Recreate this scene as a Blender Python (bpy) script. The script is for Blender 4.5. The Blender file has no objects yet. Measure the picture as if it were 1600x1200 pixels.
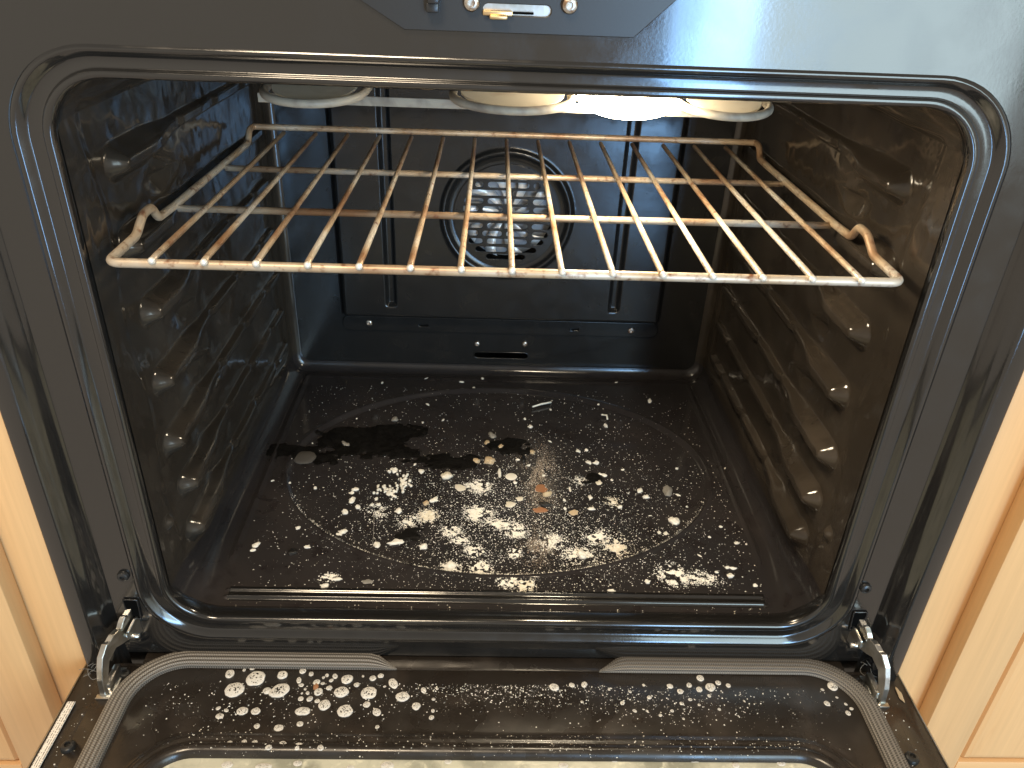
import bpy, bmesh, math, random
import numpy as np
from mathutils import Matrix, Vector
random.seed(7); rng = np.random.default_rng(11)
S = bpy.context.scene; COL = S.collection; R_ = math.radians

# ------------------------------------------------------------ camera, world, lights, exposure
def rot_rows(yaw, pitch, roll):
    cy, sy, cp, sp, cr, sr = math.cos(yaw), math.sin(yaw), math.cos(pitch), math.sin(pitch), math.cos(roll), math.sin(roll)
    f = Vector((sy*cp, cy*cp, -sp)); r = Vector((cy, -sy, 0)); u = r.cross(f)
    return r*cr + u*sr, -r*sr + u*cr, f
CAM = Vector((-0.01785, -0.51980, 0.55587)); FPX = 1221.34
cr_, cu_, cf_ = rot_rows(0.0372452, 0.522438, 0.0421431)
cd = bpy.data.cameras.new('camera'); cam = bpy.data.objects.new('camera', cd); COL.objects.link(cam)
cam.matrix_world = Matrix(((cr_.x, cu_.x, -cf_.x, CAM.x), (cr_.y, cu_.y, -cf_.y, CAM.y), (cr_.z, cu_.z, -cf_.z, CAM.z), (0, 0, 0, 1)))
cd.sensor_width = 36; cd.lens = 36*FPX/1600; cd.clip_start = .01; cd.clip_end = 100
S.camera = cam

W = bpy.data.worlds.new('World'); S.world = W; W.use_nodes = True
wn = W.node_tree.nodes; wl = W.node_tree.links
bg = wn['Background']
tc = wn.new('ShaderNodeTexCoord'); sep = wn.new('ShaderNodeSeparateXYZ'); wl.new(tc.outputs['Generated'], sep.inputs[0])
wr = wn.new('ShaderNodeValToRGB'); mr = wn.new('ShaderNodeMapRange')
mr.inputs['From Min'].default_value = -1; mr.inputs['From Max'].default_value = 1
wl.new(sep.outputs['Z'], mr.inputs['Value']); wl.new(mr.outputs[0], wr.inputs[0])
e = wr.color_ramp.elements
e[0].position = .2; e[0].color = (.66, .54, .42, 1)
e[1].position = .82; e[1].color = (.42, .37, .31, 1)
x_ = wr.color_ramp.elements.new(.5); x_.color = (.86, .75, .60, 1)
wl.new(wr.outputs[0], bg.inputs[0]); bg.inputs[1].default_value = .84

def area(name, loc, to, sx, sy, power, color):
    l = bpy.data.lights.new(name, 'AREA'); l.shape = 'RECTANGLE'; l.size = sx; l.size_y = sy; l.energy = power; l.color = color
    o = bpy.data.objects.new(name, l); COL.objects.link(o); o.location = loc
    o.rotation_euler = (Vector(to)-Vector(loc)).to_track_quat('-Z', 'Y').to_euler(); return o
area('ceiling_light', (-.45, -1.15, 2.0), (0, .1, .1), .5, .5, 41, (1, .80, .56))
area('window_light', (1.35, -2.7, .80), (.1, .2, .3), 1.2, 1.9, 50, (.70, .92, 1))
area('patio_door_light', (.78, -2.6, .1), (.1, .3, .25), .30, 1.5, 30, (.26, .56, 1))
S.view_settings.view_transform = 'Standard'; S.view_settings.look = 'None'; S.view_settings.exposure = 0; S.view_settings.gamma = 1

# ------------------------------------------------------------ helpers
def on(px, py, ax, v):
    d = cr_*((px-800)/FPX) - cu_*((py-600)/FPX) + cf_
    return CAM + d*((v-CAM[ax])/d[ax])

def link(o, parent=None):
    COL.objects.link(o)
    if parent is not None:
        o.parent = parent
        off = Vector(parent.location)          # empties are kept at their world position
        o.matrix_parent_inverse = Matrix.Translation(-off) if parent.type == 'EMPTY' else Matrix.Identity(4)
    return o

def tag(o, label=None, cat=None, group=None, kind=None):
    for k, v in (('label', label), ('category', cat), ('group', group), ('kind', kind)):
        if v: o[k] = v
    return o

def mesh(name, V, F, smooth=True, normals=None):
    m = bpy.data.meshes.new(name)
    V = np.asarray(V, float)
    m.from_pydata(V.tolist() if len(V) < 200 else [tuple(v) for v in V], [], F if isinstance(F, list) else F.tolist())
    m.update()
    if smooth: m.polygons.foreach_set('use_smooth', [True]*len(m.polygons))
    if normals is not None: m.normals_split_custom_set_from_vertices(np.asarray(normals).tolist())
    return m

def obj(name, V, F, mat, parent=None, smooth=True, normals=None):
    m = mesh(name, V, F, smooth, normals); m.materials.append(mat)
    return link(bpy.data.objects.new(name, m), parent)

def bm_obj(name, bm, mat, parent=None, smooth=False, angle=None):
    m = bpy.data.meshes.new(name); bm.normal_update(); bm.to_mesh(m); bm.free()
    if smooth:
        m.polygons.foreach_set('use_smooth', [True]*len(m.polygons))
        if angle: m.set_sharp_from_angle(angle=angle)
    m.materials.append(mat)
    return link(bpy.data.objects.new(name, m), parent)

def empty(name, loc=(0, 0, 0), parent=None):
    o = bpy.data.objects.new(name, None); o.location = loc; o.empty_display_size = .05
    return link(o, parent)

def box_bm(bm, a, b, bev=0):
    r = bmesh.ops.create_cube(bm, size=1)
    c = [(a[i]+b[i])/2 for i in range(3)]; s = [abs(b[i]-a[i]) for i in range(3)]
    for v in r['verts']: v.co = Vector((c[i]+v.co[i]*s[i] for i in range(3)))
    if bev:
        ed = list({e for v in r['verts'] for e in v.link_edges})
        bmesh.ops.bevel(bm, geom=ed, offset=bev, segments=2, affect='EDGES', profile=.5)
def box(name, a, b, mat, parent=None, bev=0.0):
    bm = bmesh.new(); box_bm(bm, a, b, bev); return bm_obj(name, bm, mat, parent, bev > 0, R_(40))

def tube_geo(P, r, n=10, closed=False, cap=True):
    P = [Vector(p) for p in P]; N = len(P); V = []; F = []
    T = []
    for i in range(N):
        a = P[(i-1) % N] if (closed or i > 0) else P[i]; b = P[(i+1) % N] if (closed or i < N-1) else P[i]
        T.append((b-a).normalized())
    up = Vector((0, 0, 1)) if abs(T[0].z) < .9 else Vector((1, 0, 0))
    nrm = (up - T[0]*up.dot(T[0])).normalized()
    rings = []
    for i in range(N):
        nrm = (nrm - T[i]*nrm.dot(T[i])).normalized(); bi = T[i].cross(nrm)
        rr = r[i] if hasattr(r, '__len__') else r
        rings.append(len(V))
        for k in range(n):
            a = 2*math.pi*k/n; V.append(P[i] + nrm*(rr*math.cos(a)) + bi*(rr*math.sin(a)))
    for i in range(N if closed else N-1):
        a = rings[i]; b = rings[(i+1) % N]
        for k in range(n): F.append((a+k, a+(k+1) % n, b+(k+1) % n, b+k))
    if cap and not closed:
        for i, s in ((0, -1), (N-1, 1)):
            rr = r[i] if hasattr(r, '__len__') else r
            V.append(P[i] + T[i]*(s*rr*.45)); c = len(V)-1; a = rings[i]
            for k in range(n):
                F.append((c, a+(k+1) % n, a+k) if s < 0 else (c, a+k, a+(k+1) % n))
    return [tuple(v) for v in V], F
def tube(name, P, r, mat, parent=None, n=10, closed=False):
    V, F = tube_geo(P, r, n, closed); return obj(name, V, F, mat, parent)

def fillet(P, rad, closed=False, seg=5):
    P = [Vector(p) for p in P]; out = []; N = len(P)
    for i in range(N):
        if not closed and i in (0, N-1): out.append(P[i]); continue
        a, b, c = P[i-1], P[i], P[(i+1) % N]
        d1 = (a-b); d2 = (c-b); rr = rad[i] if hasattr(rad, '__len__') else rad
        l = min(rr, d1.length*.45, d2.length*.45); p, q = b+d1.normalized()*l, b+d2.normalized()*l
        for k in range(seg+1):
            t = k/seg; out.append(p*(1-t)**2 + b*(2*t*(1-t)) + q*t*t)
    return out

def rrect(cx, cy, hx, hy, r, na=10, ns=(30, 30)):
    """rounded rectangle, fixed topology: bottom, right, top, left"""
    out = []
    r = max(1e-4, min(r, hx-1e-4, hy-1e-4))
    cs = [(cx+hx-r, cy-hy+r, -90), (cx+hx-r, cy+hy-r, 0), (cx-hx+r, cy+hy-r, 90), (cx-hx+r, cy-hy+r, 180)]
    st = [((cx-hx+r, cy-hy), (cx+hx-r, cy-hy), ns[0]), ((cx+hx, cy-hy+r), (cx+hx, cy+hy-r), ns[1]),
          ((cx+hx-r, cy+hy), (cx-hx+r, cy+hy), ns[0]), ((cx-hx, cy+hy-r), (cx-hx, cy-hy+r), ns[1])]
    for (a, b, n), (ax, ay, a0) in zip(st, cs):
        for k in range(n): t = k/n; out.append((a[0]+(b[0]-a[0])*t, a[1]+(b[1]-a[1])*t))
        for k in range(na): t = R_(a0+90*k/na); out.append((ax+r*math.cos(t), ay+r*math.sin(t)))
    return out

def strip_faces(nr, n, flip=False):
    F = []
    for i in range(nr-1):
        for k in range(n):
            a, b, c, d = i*n+k, i*n+(k+1) % n, (i+1)*n+(k+1) % n, (i+1)*n+k
            F.append((a, d, c, b) if flip else (a, b, c, d))
    return F

def plate(name, outer, holes, thick, bevel, mat, parent, to3d):
    """flat plate with real holes (2D curve fill); to3d(x, y, t) maps the plate into place"""
    cu = bpy.data.curves.new(name, 'CURVE'); cu.dimensions = '2D'; cu.fill_mode = 'BOTH'
    cu.extrude = thick/2; cu.bevel_depth = bevel; cu.bevel_resolution = 1
    for pts in [outer]+holes:
        sp = cu.splines.new('POLY'); sp.points.add(len(pts)-1); sp.use_cyclic_u = True
        for p, q in zip(sp.points, pts): p.co = (q[0], q[1], 0, 1)
    o = bpy.data.objects.new(name+'_tmp', cu); COL.objects.link(o)
    m = bpy.data.meshes.new_from_object(o.evaluated_get(bpy.context.evaluated_depsgraph_get()))
    bpy.data.objects.remove(o); bpy.data.curves.remove(cu)
    m.name = name
    for v in m.vertices: v.co = to3d(*v.co)
    bm = bmesh.new(); bm.from_mesh(m); bmesh.ops.remove_doubles(bm, verts=bm.verts, dist=1e-6); bmesh.ops.recalc_face_normals(bm, faces=bm.faces)
    bm.to_mesh(m); bm.free()
    m.materials.clear(); m.materials.append(mat)
    return link(bpy.data.objects.new(name, m), parent)

def stadium(x0, x1, y, h, n=6):
    r = h/2; out = []
    for cx, a0 in ((x1-r, -90), (x0+r, 90)):
        for k in range(n+1): t = R_(a0+180*k/n); out.append((cx+r*math.cos(t), y+r*math.sin(t)))
    return out

# smooth value noise
_T = rng.random((256, 256))
def vnoise(x, y):
    x = np.asarray(x, float); y = np.asarray(y, float)
    xi = np.floor(x).astype(int); yi = np.floor(y).astype(int); fx = x-xi; fy = y-yi
    fx = fx*fx*(3-2*fx); fy = fy*fy*(3-2*fy)
    g = lambda a, b: _T[a % 256, b % 256]
    return (g(xi, yi)*(1-fx)+g(xi+1, yi)*fx)*(1-fy) + (g(xi, yi+1)*(1-fx)+g(xi+1, yi+1)*fx)*fy
def fbm(x, y, o=4):
    s = 0; a = .5
    for i in range(o): s = s+a*vnoise(x*2**i+i*17, y*2**i+i*31); a *= .5
    return s
def sst(x, a, b):
    t = np.clip((x-a)/(b-a), 0, 1); return t*t*(3-2*t)

# ------------------------------------------------------------ materials
def mat(name, base=(.5, .5, .5), rough=.5, metal=0, spec=.5, coat=0, bump=None, var=None, rvar=None, emit=None, alpha_holes=None):
    """bump=(scale,strength,dist); var=(scale,colour2,lo,hi); rvar=(scale,r2)"""
    m = bpy.data.materials.new(name); m.use_nodes = True; n = m.node_tree.nodes; l = m.node_tree.links
    b = n['Principled BSDF']
    b.inputs['Base Color'].default_value = (*base, 1); b.inputs['Roughness'].default_value = rough; b.inputs['Metallic'].default_value = metal
    b.inputs['Specular IOR Level'].default_value = spec; b.inputs['Coat Weight'].default_value = coat; b.inputs['Coat Roughness'].default_value = .08
    t = n.new('ShaderNodeTexCoord')
    def noise(scale, det=4, dist=0):
        k = n.new('ShaderNodeTexNoise'); k.inputs['Scale'].default_value = scale; k.inputs['Detail'].default_value = det; k.inputs['Distortion'].default_value = dist
        l.new(t.outputs['Object'], k.inputs['Vector']); return k
    if bump:
        k = noise(bump[0], 3); bp = n.new('ShaderNodeBump'); bp.inputs['Strength'].default_value = bump[1]; bp.inputs['Distance'].default_value = bump[2]
        l.new(k.outputs['Fac'], bp.inputs['Height']); l.new(bp.outputs[0], b.inputs['Normal'])
    if var:
        prev = None
        for (sc, c2, lo, hi) in (var if isinstance(var, list) else [var]):
            k = noise(sc, 6, .4); r = n.new('ShaderNodeMapRange'); r.inputs['From Min'].default_value = lo; r.inputs['From Max'].default_value = hi
            l.new(k.outputs['Fac'], r.inputs['Value'])
            mx = n.new('ShaderNodeMix'); mx.data_type = 'RGBA'; l.new(r.outputs[0], mx.inputs['Factor'])
            if prev is None: mx.inputs[6].default_value = (*base, 1)
            else: l.new(prev, mx.inputs[6])
            mx.inputs[7].default_value = (*c2, 1); prev = mx.outputs[2]
        l.new(prev, b.inputs['Base Color'])
    if rvar:
        k = noise(rvar[0], 5, .3); r = n.new('ShaderNodeMapRange'); r.inputs['From Min'].default_value = .4; r.inputs['From Max'].default_value = .62
        r.inputs['To Min'].default_value = rough; r.inputs['To Max'].default_value = rvar[1]
        l.new(k.outputs['Fac'], r.inputs['Value']); l.new(r.outputs[0], b.inputs['Roughness'])
    if emit:
        b.inputs['Emission Color'].default_value = (*emit[0], 1); b.inputs['Emission Strength'].default_value = emit[1]
    return m

M = {}
M['frame'] = mat('black_enamel_frame', (.011, .0105, .010), .12, bump=(420, .10, .0004), rvar=(30, .22), coat=.95)
M['lip'] = mat('black_enamel_lip', (.012, .012, .013), .15, bump=(500, .05, .0004), coat=.3)
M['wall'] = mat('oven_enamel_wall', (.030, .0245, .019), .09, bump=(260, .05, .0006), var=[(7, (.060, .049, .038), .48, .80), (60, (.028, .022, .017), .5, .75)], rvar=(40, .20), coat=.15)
M['floor'] = mat('oven_enamel_floor', (.023, .021, .0215), .09, bump=(320, .05, .0005), var=[(9, (.031, .027, .0265), .45, .7), (45, (.018, .015, .015), .55, .72)], rvar=(18, .22))
M['back'] = mat('oven_enamel_back', (.012, .012, .012), .18, bump=(180, .06, .0006), rvar=(50, .23), var=(30, (.017, .016, .015), .45, .8))
M['cover'] = mat('fan_cover_enamel', (.012, .012, .012), .19, bump=(150, .07, .0008), rvar=(50, .24), var=(40, (.017, .016, .015), .45, .8))
M['door'] = mat('door_enamel', (.022, .018, .015), .20, bump=(300, .10, .0005), rvar=(30, .38), var=(22, (.045, .036, .030), .52, .75))
M['plate'] = mat('latch_plate_paint', (.018, .018, .018), .36, bump=(700, .08, .0003))
M['rubber'] = mat('black_screw', (.02, .02, .02), .3, bump=(300, .05, .0005))
M['void'] = mat('dark_void', (.004, .004, .004), .9, spec=0)
M['body'] = mat('body_sheet', (.03, .03, .03), .6)
M['zinc'] = mat('zinc_steel', (.62, .62, .60), .28, 1, bump=(400, .1, .0004), var=(60, (.42, .40, .34), .5, .7))
M['screw'] = mat('steel_screw', (.58, .54, .48), .38, 1, var=(300, (.35, .24, .16), .45, .6))
M['brass'] = mat('brass_latch', (.75, .55, .30), .35, 1, bump=(200, .1, .0004))
M['fan'] = mat('fan_aluminium', (.92, .92, .93), .32, .25, bump=(150, .15, .0005))
M['element'] = mat('heating_element', (.38, .34, .27), .5, .0, bump=(900, .2, .0005), var=(60, (.22, .19, .155), .45, .65))
M['reflector'] = mat('reflector_plate', (.78, .72, .58), .55, .0, bump=(120, .1, .0005), var=(50, (.62, .54, .40), .5, .75))
M['lamp'] = mat('lamp_glass', (.95, .9, .8), .25, emit=((1, .84, .60), 90))
M['gasket'] = None
M['glass'] = mat('dirty_door_glass', (.54, .53, .43), .16, bump=(120, .15, .0006), var=[(26, (.30, .30, .24), .45, .60), (90, (.74, .72, .58), .55, .70), (14, (.36, .20, .08), .66, .78)], rvar=(40, .4))
M['crumb'] = mat('white_crumb', (.82, .80, .74), .75, bump=(900, .5, .0006), var=(400, (.66, .62, .52), .5, .7))
M['cream'] = mat('cream_residue', (.68, .62, .50), .75, bump=(700, .5, .0006), var=(300, (.82, .80, .74), .45, .65))
M['tan'] = mat('toasted_residue', (.50, .37, .22), .75, bump=(600, .5, .0006), var=(250, (.68, .58, .42), .45, .65))
M['rust'] = mat('rusty_brown_residue', (.30, .13, .06), .7, bump=(600, .5, .0006), var=(300, (.50, .30, .16), .5, .7))
M['fan_sheen'] = mat('fan_sheen_grains', (.40, .31, .23), .8, var=(300, (.52, .44, .35), .4, .65))  # grain colour standing in for the fan's blurred reflection in the floor
M['grey'] = mat('grey_residue', (.22, .21, .19), .6, bump=(600, .5, .0006), var=(300, (.34, .33, .30), .5, .7))
M['char'] = mat('charred_lump', (.008, .007, .006), .35, bump=(500, .5, .0008))
M['grease'] = mat('burnt_grease', (.004, .0035, .003), .45, spec=.15, bump=(500, .7, .0010), rvar=(80, .8))
M['paper'] = None

def node_mat(name):
    m = bpy.data.materials.new(name); m.use_nodes = True
    return m, m.node_tree.nodes, m.node_tree.links, m.node_tree.nodes['Principled BSDF']

def wood_mat(name, axis, tint=1.0, ring=6):
    m, n, l, b = node_mat(name)
    t = n.new('ShaderNodeTexCoord'); mp = n.new('ShaderNodeMapping'); l.new(t.outputs['Object'], mp.inputs[0])
    sc = [7, 7, 7]; sc[axis] = .55; mp.inputs['Scale'].default_value = sc
    k = n.new('ShaderNodeTexNoise'); k.inputs['Scale'].default_value = 2.2; k.inputs['Detail'].default_value = 5; k.inputs['Distortion'].default_value = .6
    l.new(mp.outputs[0], k.inputs['Vector'])
    ml = n.new('ShaderNodeMath'); ml.operation = 'MULTIPLY'; ml.inputs[1].default_value = ring; l.new(k.outputs['Fac'], ml.inputs[0])
    fr = n.new('ShaderNodeMath'); fr.operation = 'PINGPONG'; fr.inputs[1].default_value = 1; l.new(ml.outputs[0], fr.inputs[0])
    mp2 = n.new('ShaderNodeMapping'); l.new(t.outputs['Object'], mp2.inputs[0]); s2 = [260, 260, 260]; s2[axis] = 9; mp2.inputs['Scale'].default_value = s2
    k2 = n.new('ShaderNodeTexNoise'); k2.inputs['Scale'].default_value = 1; k2.inputs['Detail'].default_value = 3; l.new(mp2.outputs[0], k2.inputs['Vector'])
    rp = n.new('ShaderNodeValToRGB'); l.new(fr.outputs[0], rp.inputs[0])
    e = rp.color_ramp.elements; e[0].position = 0; e[0].color = (.74*tint, .435*tint, .195*tint, 1); e[1].position = 1; e[1].color = (.78*tint, .48*tint, .225*tint, 1)
    x = e.new(.08); x.color = (.765*tint, .46*tint, .21*tint, 1)
    mx = n.new('ShaderNodeMix'); mx.data_type = 'RGBA'; mx.blend_type = 'MULTIPLY'; mx.inputs['Factor'].default_value = .20
    l.new(rp.outputs[0], mx.inputs[6]); l.new(k2.outputs['Fac'], mx.inputs[7]); l.new(mx.outputs[2], b.inputs['Base Color'])
    b.inputs['Roughness'].default_value = .36
    bp = n.new('ShaderNodeBump'); bp.inputs['Strength'].default_value = .06; bp.inputs['Distance'].default_value = .001; l.new(k2.outputs['Fac'], bp.inputs['Height']); l.new(bp.outputs[0], b.inputs['Normal'])
    return m
M['wood_z'] = wood_mat('maple_vertical', 2); M['wood_x'] = wood_mat('maple_horizontal', 0); M['wood_panel'] = wood_mat('maple_panel', 2, 1.0, 9)

def rack_mat():
    m, n, l, b = node_mat('discoloured_rack_steel')
    t = n.new('ShaderNodeTexCoord')
    def noise(s, d=5, src=None):
        k = n.new('ShaderNodeTexNoise'); k.inputs['Scale'].default_value = s; k.inputs['Detail'].default_value = d; l.new(t.outputs['Object'], k.inputs['Vector']); return k
    a = noise(13); r = n.new('ShaderNodeValToRGB'); l.new(a.outputs['Fac'], r.inputs[0])
    e = r.color_ramp.elements; e[0].position = .36; e[0].color = (.62, .57, .49, 1); e[1].position = .66; e[1].color = (.30, .16, .08, 1)
    x = e.new(.5); x.color = (.52, .40, .27, 1)
    c = noise(160); r2 = n.new('ShaderNodeMapRange'); r2.inputs['From Min'].default_value = .56; r2.inputs['From Max'].default_value = .72; l.new(c.outputs['Fac'], r2.inputs['Value'])
    mx = n.new('ShaderNodeMix'); mx.data_type = 'RGBA'; l.new(r2.outputs[0], mx.inputs['Factor']); l.new(r.outputs[0], mx.inputs[6]); mx.inputs[7].default_value = (.22, .10, .05, 1)
    l.new(mx.outputs[2], b.inputs['Base Color']); b.inputs['Metallic'].default_value = .35; b.inputs['Roughness'].default_value = .42
    return m
M['rack'] = rack_mat()

def gasket_mat():
    m, n, l, b = node_mat('braided_gasket')
    uv = n.new('ShaderNodeUVMap'); sp = n.new('ShaderNodeSeparateXYZ'); l.new(uv.outputs[0], sp.inputs[0])
    def sine(src, k, ph=None):
        a = n.new('ShaderNodeMath'); a.operation = 'MULTIPLY'; a.inputs[1].default_value = k; l.new(src, a.inputs[0])
        if ph is not None:
            p = n.new('ShaderNodeMath'); p.operation = 'ADD'; l.new(a.outputs[0], p.inputs[0]); l.new(ph, p.inputs[1]); a = p
        s = n.new('ShaderNodeMath'); s.operation = 'SINE'; l.new(a.outputs[0], s.inputs[0]); return s.outputs[0]
    # u in metres along, v 0..1 across
    fl = n.new('ShaderNodeMath'); fl.operation = 'MULTIPLY'; fl.inputs[1].default_value = 14; l.new(sp.outputs['Y'], fl.inputs[0])
    fo = n.new('ShaderNodeMath'); fo.operation = 'FLOOR'; l.new(fl.outputs[0], fo.inputs[0])
    ph = n.new('ShaderNodeMath'); ph.operation = 'MULTIPLY'; ph.inputs[1].default_value = math.pi; l.new(fo.outputs[0], ph.inputs[0])
    s1 = sine(sp.outputs['X'], 2*math.pi/.0022, ph.outputs[0]); s2 = sine(sp.outputs['Y'], 2*math.pi*7)
    ad = n.new('ShaderNodeMath'); ad.operation = 'ADD'; l.new(s1, ad.inputs[0]); l.new(s2, ad.inputs[1])
    r = n.new('ShaderNodeMapRange'); r.inputs['From Min'].default_value = -1.6; r.inputs['From Max'].default_value = 1.6; l.new(ad.outputs[0], r.inputs['Value'])
    mx = n.new('ShaderNodeMix'); mx.data_type = 'RGBA'; l.new(r.outputs[0], mx.inputs['Factor'])
    mx.inputs[6].default_value = (.035, .032, .028, 1); mx.inputs[7].default_value = (.27, .245, .215, 1); l.new(mx.outputs[2], b.inputs['Base Color'])
    bp = n.new('ShaderNodeBump'); bp.inputs['Strength'].default_value = .7; bp.inputs['Distance'].default_value = .0008; l.new(r.outputs[0], bp.inputs['Height']); l.new(bp.outputs[0], b.inputs['Normal'])
    b.inputs['Roughness'].default_value = .55
    return m
M['gasket'] = gasket_mat()

def foam_mat():
    m, n, l, b = node_mat('bubbly_foam')
    t = n.new('ShaderNodeTexCoord'); gi = n.new('ShaderNodeObjectInfo')
    ml = n.new('ShaderNodeVectorMath'); ml.operation = 'SCALE'; ml.inputs['Scale'].default_value = 90; l.new(gi.outputs['Location'], ml.inputs[0])
    ad = n.new('ShaderNodeVectorMath'); ad.operation = 'ADD'; l.new(t.outputs['Object'], ad.inputs[0]); l.new(ml.outputs[0], ad.inputs[1])
    ln = n.new('ShaderNodeVectorMath'); ln.operation = 'LENGTH'; fx = n.new('ShaderNodeVectorMath'); fx.operation = 'MULTIPLY'; fx.inputs[1].default_value = (1, 1, 0); l.new(t.outputs['Object'], fx.inputs[0]); l.new(fx.outputs[0], ln.inputs[0])
    rim = n.new('ShaderNodeMapRange'); rim.inputs['From Min'].default_value = .62; rim.inputs['From Max'].default_value = .92; rim.inputs['To Min'].default_value = 1; rim.inputs['To Max'].default_value = 0; l.new(ln.outputs['Value'], rim.inputs['Value'])
    v = n.new('ShaderNodeTexVoronoi'); v.inputs['Scale'].default_value = 4.6; l.new(ad.outputs[0], v.inputs['Vector'])
    k = n.new('ShaderNodeTexNoise'); k.inputs['Scale'].default_value = 1.6; l.new(ad.outputs[0], k.inputs['Vector'])
    th = n.new('ShaderNodeMapRange'); th.inputs['From Min'].default_value = .4; th.inputs['From Max'].default_value = .7; th.inputs['To Min'].default_value = .30; th.inputs['To Max'].default_value = .52
    l.new(k.outputs['Fac'], th.inputs['Value'])
    th2 = n.new('ShaderNodeMath'); th2.operation = 'MULTIPLY'; l.new(th.outputs[0], th2.inputs[0]); l.new(rim.outputs[0], th2.inputs[1])
    lt = n.new('ShaderNodeMath'); lt.operation = 'LESS_THAN'; l.new(v.outputs['Distance'], lt.inputs[0]); l.new(th2.outputs[0], lt.inputs[1])
    tr = n.new('ShaderNodeBsdfTransparent'); mx = n.new('ShaderNodeMixShader'); out = n['Material Output']
    l.new(lt.outputs[0], mx.inputs[0]); l.new(b.outputs[0], mx.inputs[1]); l.new(tr.outputs[0], mx.inputs[2]); l.new(mx.outputs[0], out.inputs['Surface'])
    b.inputs['Base Color'].default_value = (.66, .64, .60, 1); b.inputs['Roughness'].default_value = .3
    bp = n.new('ShaderNodeBump'); bp.inputs['Strength'].default_value = .5; bp.inputs['Distance'].default_value = .0006; l.new(v.outputs['Distance'], bp.inputs['Height']); l.new(bp.outputs[0], b.inputs['Normal'])
    return m
M['foam'] = foam_mat()

def paper_mat():
    m, n, l, b = node_mat('printed_label_paper')
    t = n.new('ShaderNodeTexCoord'); sp = n.new('ShaderNodeSeparateXYZ'); l.new(t.outputs['Object'], sp.inputs[0])
    # rows of tiny unreadable print running along the strip
    c = n.new('ShaderNodeMath'); c.operation = 'MULTIPLY'; c.inputs[1].default_value = 2*math.pi/.0020; l.new(sp.outputs['X'], c.inputs[0])
    s = n.new('ShaderNodeMath'); s.operation = 'SINE'; l.new(c.outputs[0], s.inputs[0])
    g = n.new('ShaderNodeMath'); g.operation = 'GREATER_THAN'; g.inputs[1].default_value = .25; l.new(s.outputs[0], g.inputs[0])
    mp = n.new('ShaderNodeMapping'); mp.inputs['Scale'].default_value = (300, 900, 1); l.new(t.outputs['Object'], mp.inputs[0])
    k = n.new('ShaderNodeTexNoise'); k.inputs['Scale'].default_value = 1; k.inputs['Detail'].default_value = 1; l.new(mp.outputs[0], k.inputs['Vector'])
    g2 = n.new('ShaderNodeMath'); g2.operation = 'GREATER_THAN'; g2.inputs[1].default_value = .47; l.new(k.outputs['Fac'], g2.inputs[0])
    mu = n.new('ShaderNodeMath'); mu.operation = 'MULTIPLY'; l.new(g.outputs[0], mu.inputs[0]); l.new(g2.outputs[0], mu.inputs[1])
    mx = n.new('ShaderNodeMix'); mx.data_type = 'RGBA'; l.new(mu.outputs[0], mx.inputs['Factor']); mx.inputs[6].default_value = (.82, .80, .75, 1); mx.inputs[7].default_value = (.22, .2, .19, 1)
    l.new(mx.outputs[2], b.inputs['Base Color']); b.inputs['Roughness'].default_value = .5
    return m
M['paper'] = paper_mat()

# ============================================================ OVEN
oven = tag(empty('oven', (0, .25, -.2)), 'open black enamel oven with a dirty floor and its door folded down', 'oven')
HW, ZF, ZT, D = .2996, -.006, .474, .4904          # cavity half width, floor, ceiling, back wall
OW, OH = .30, .468                                  # door opening

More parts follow.
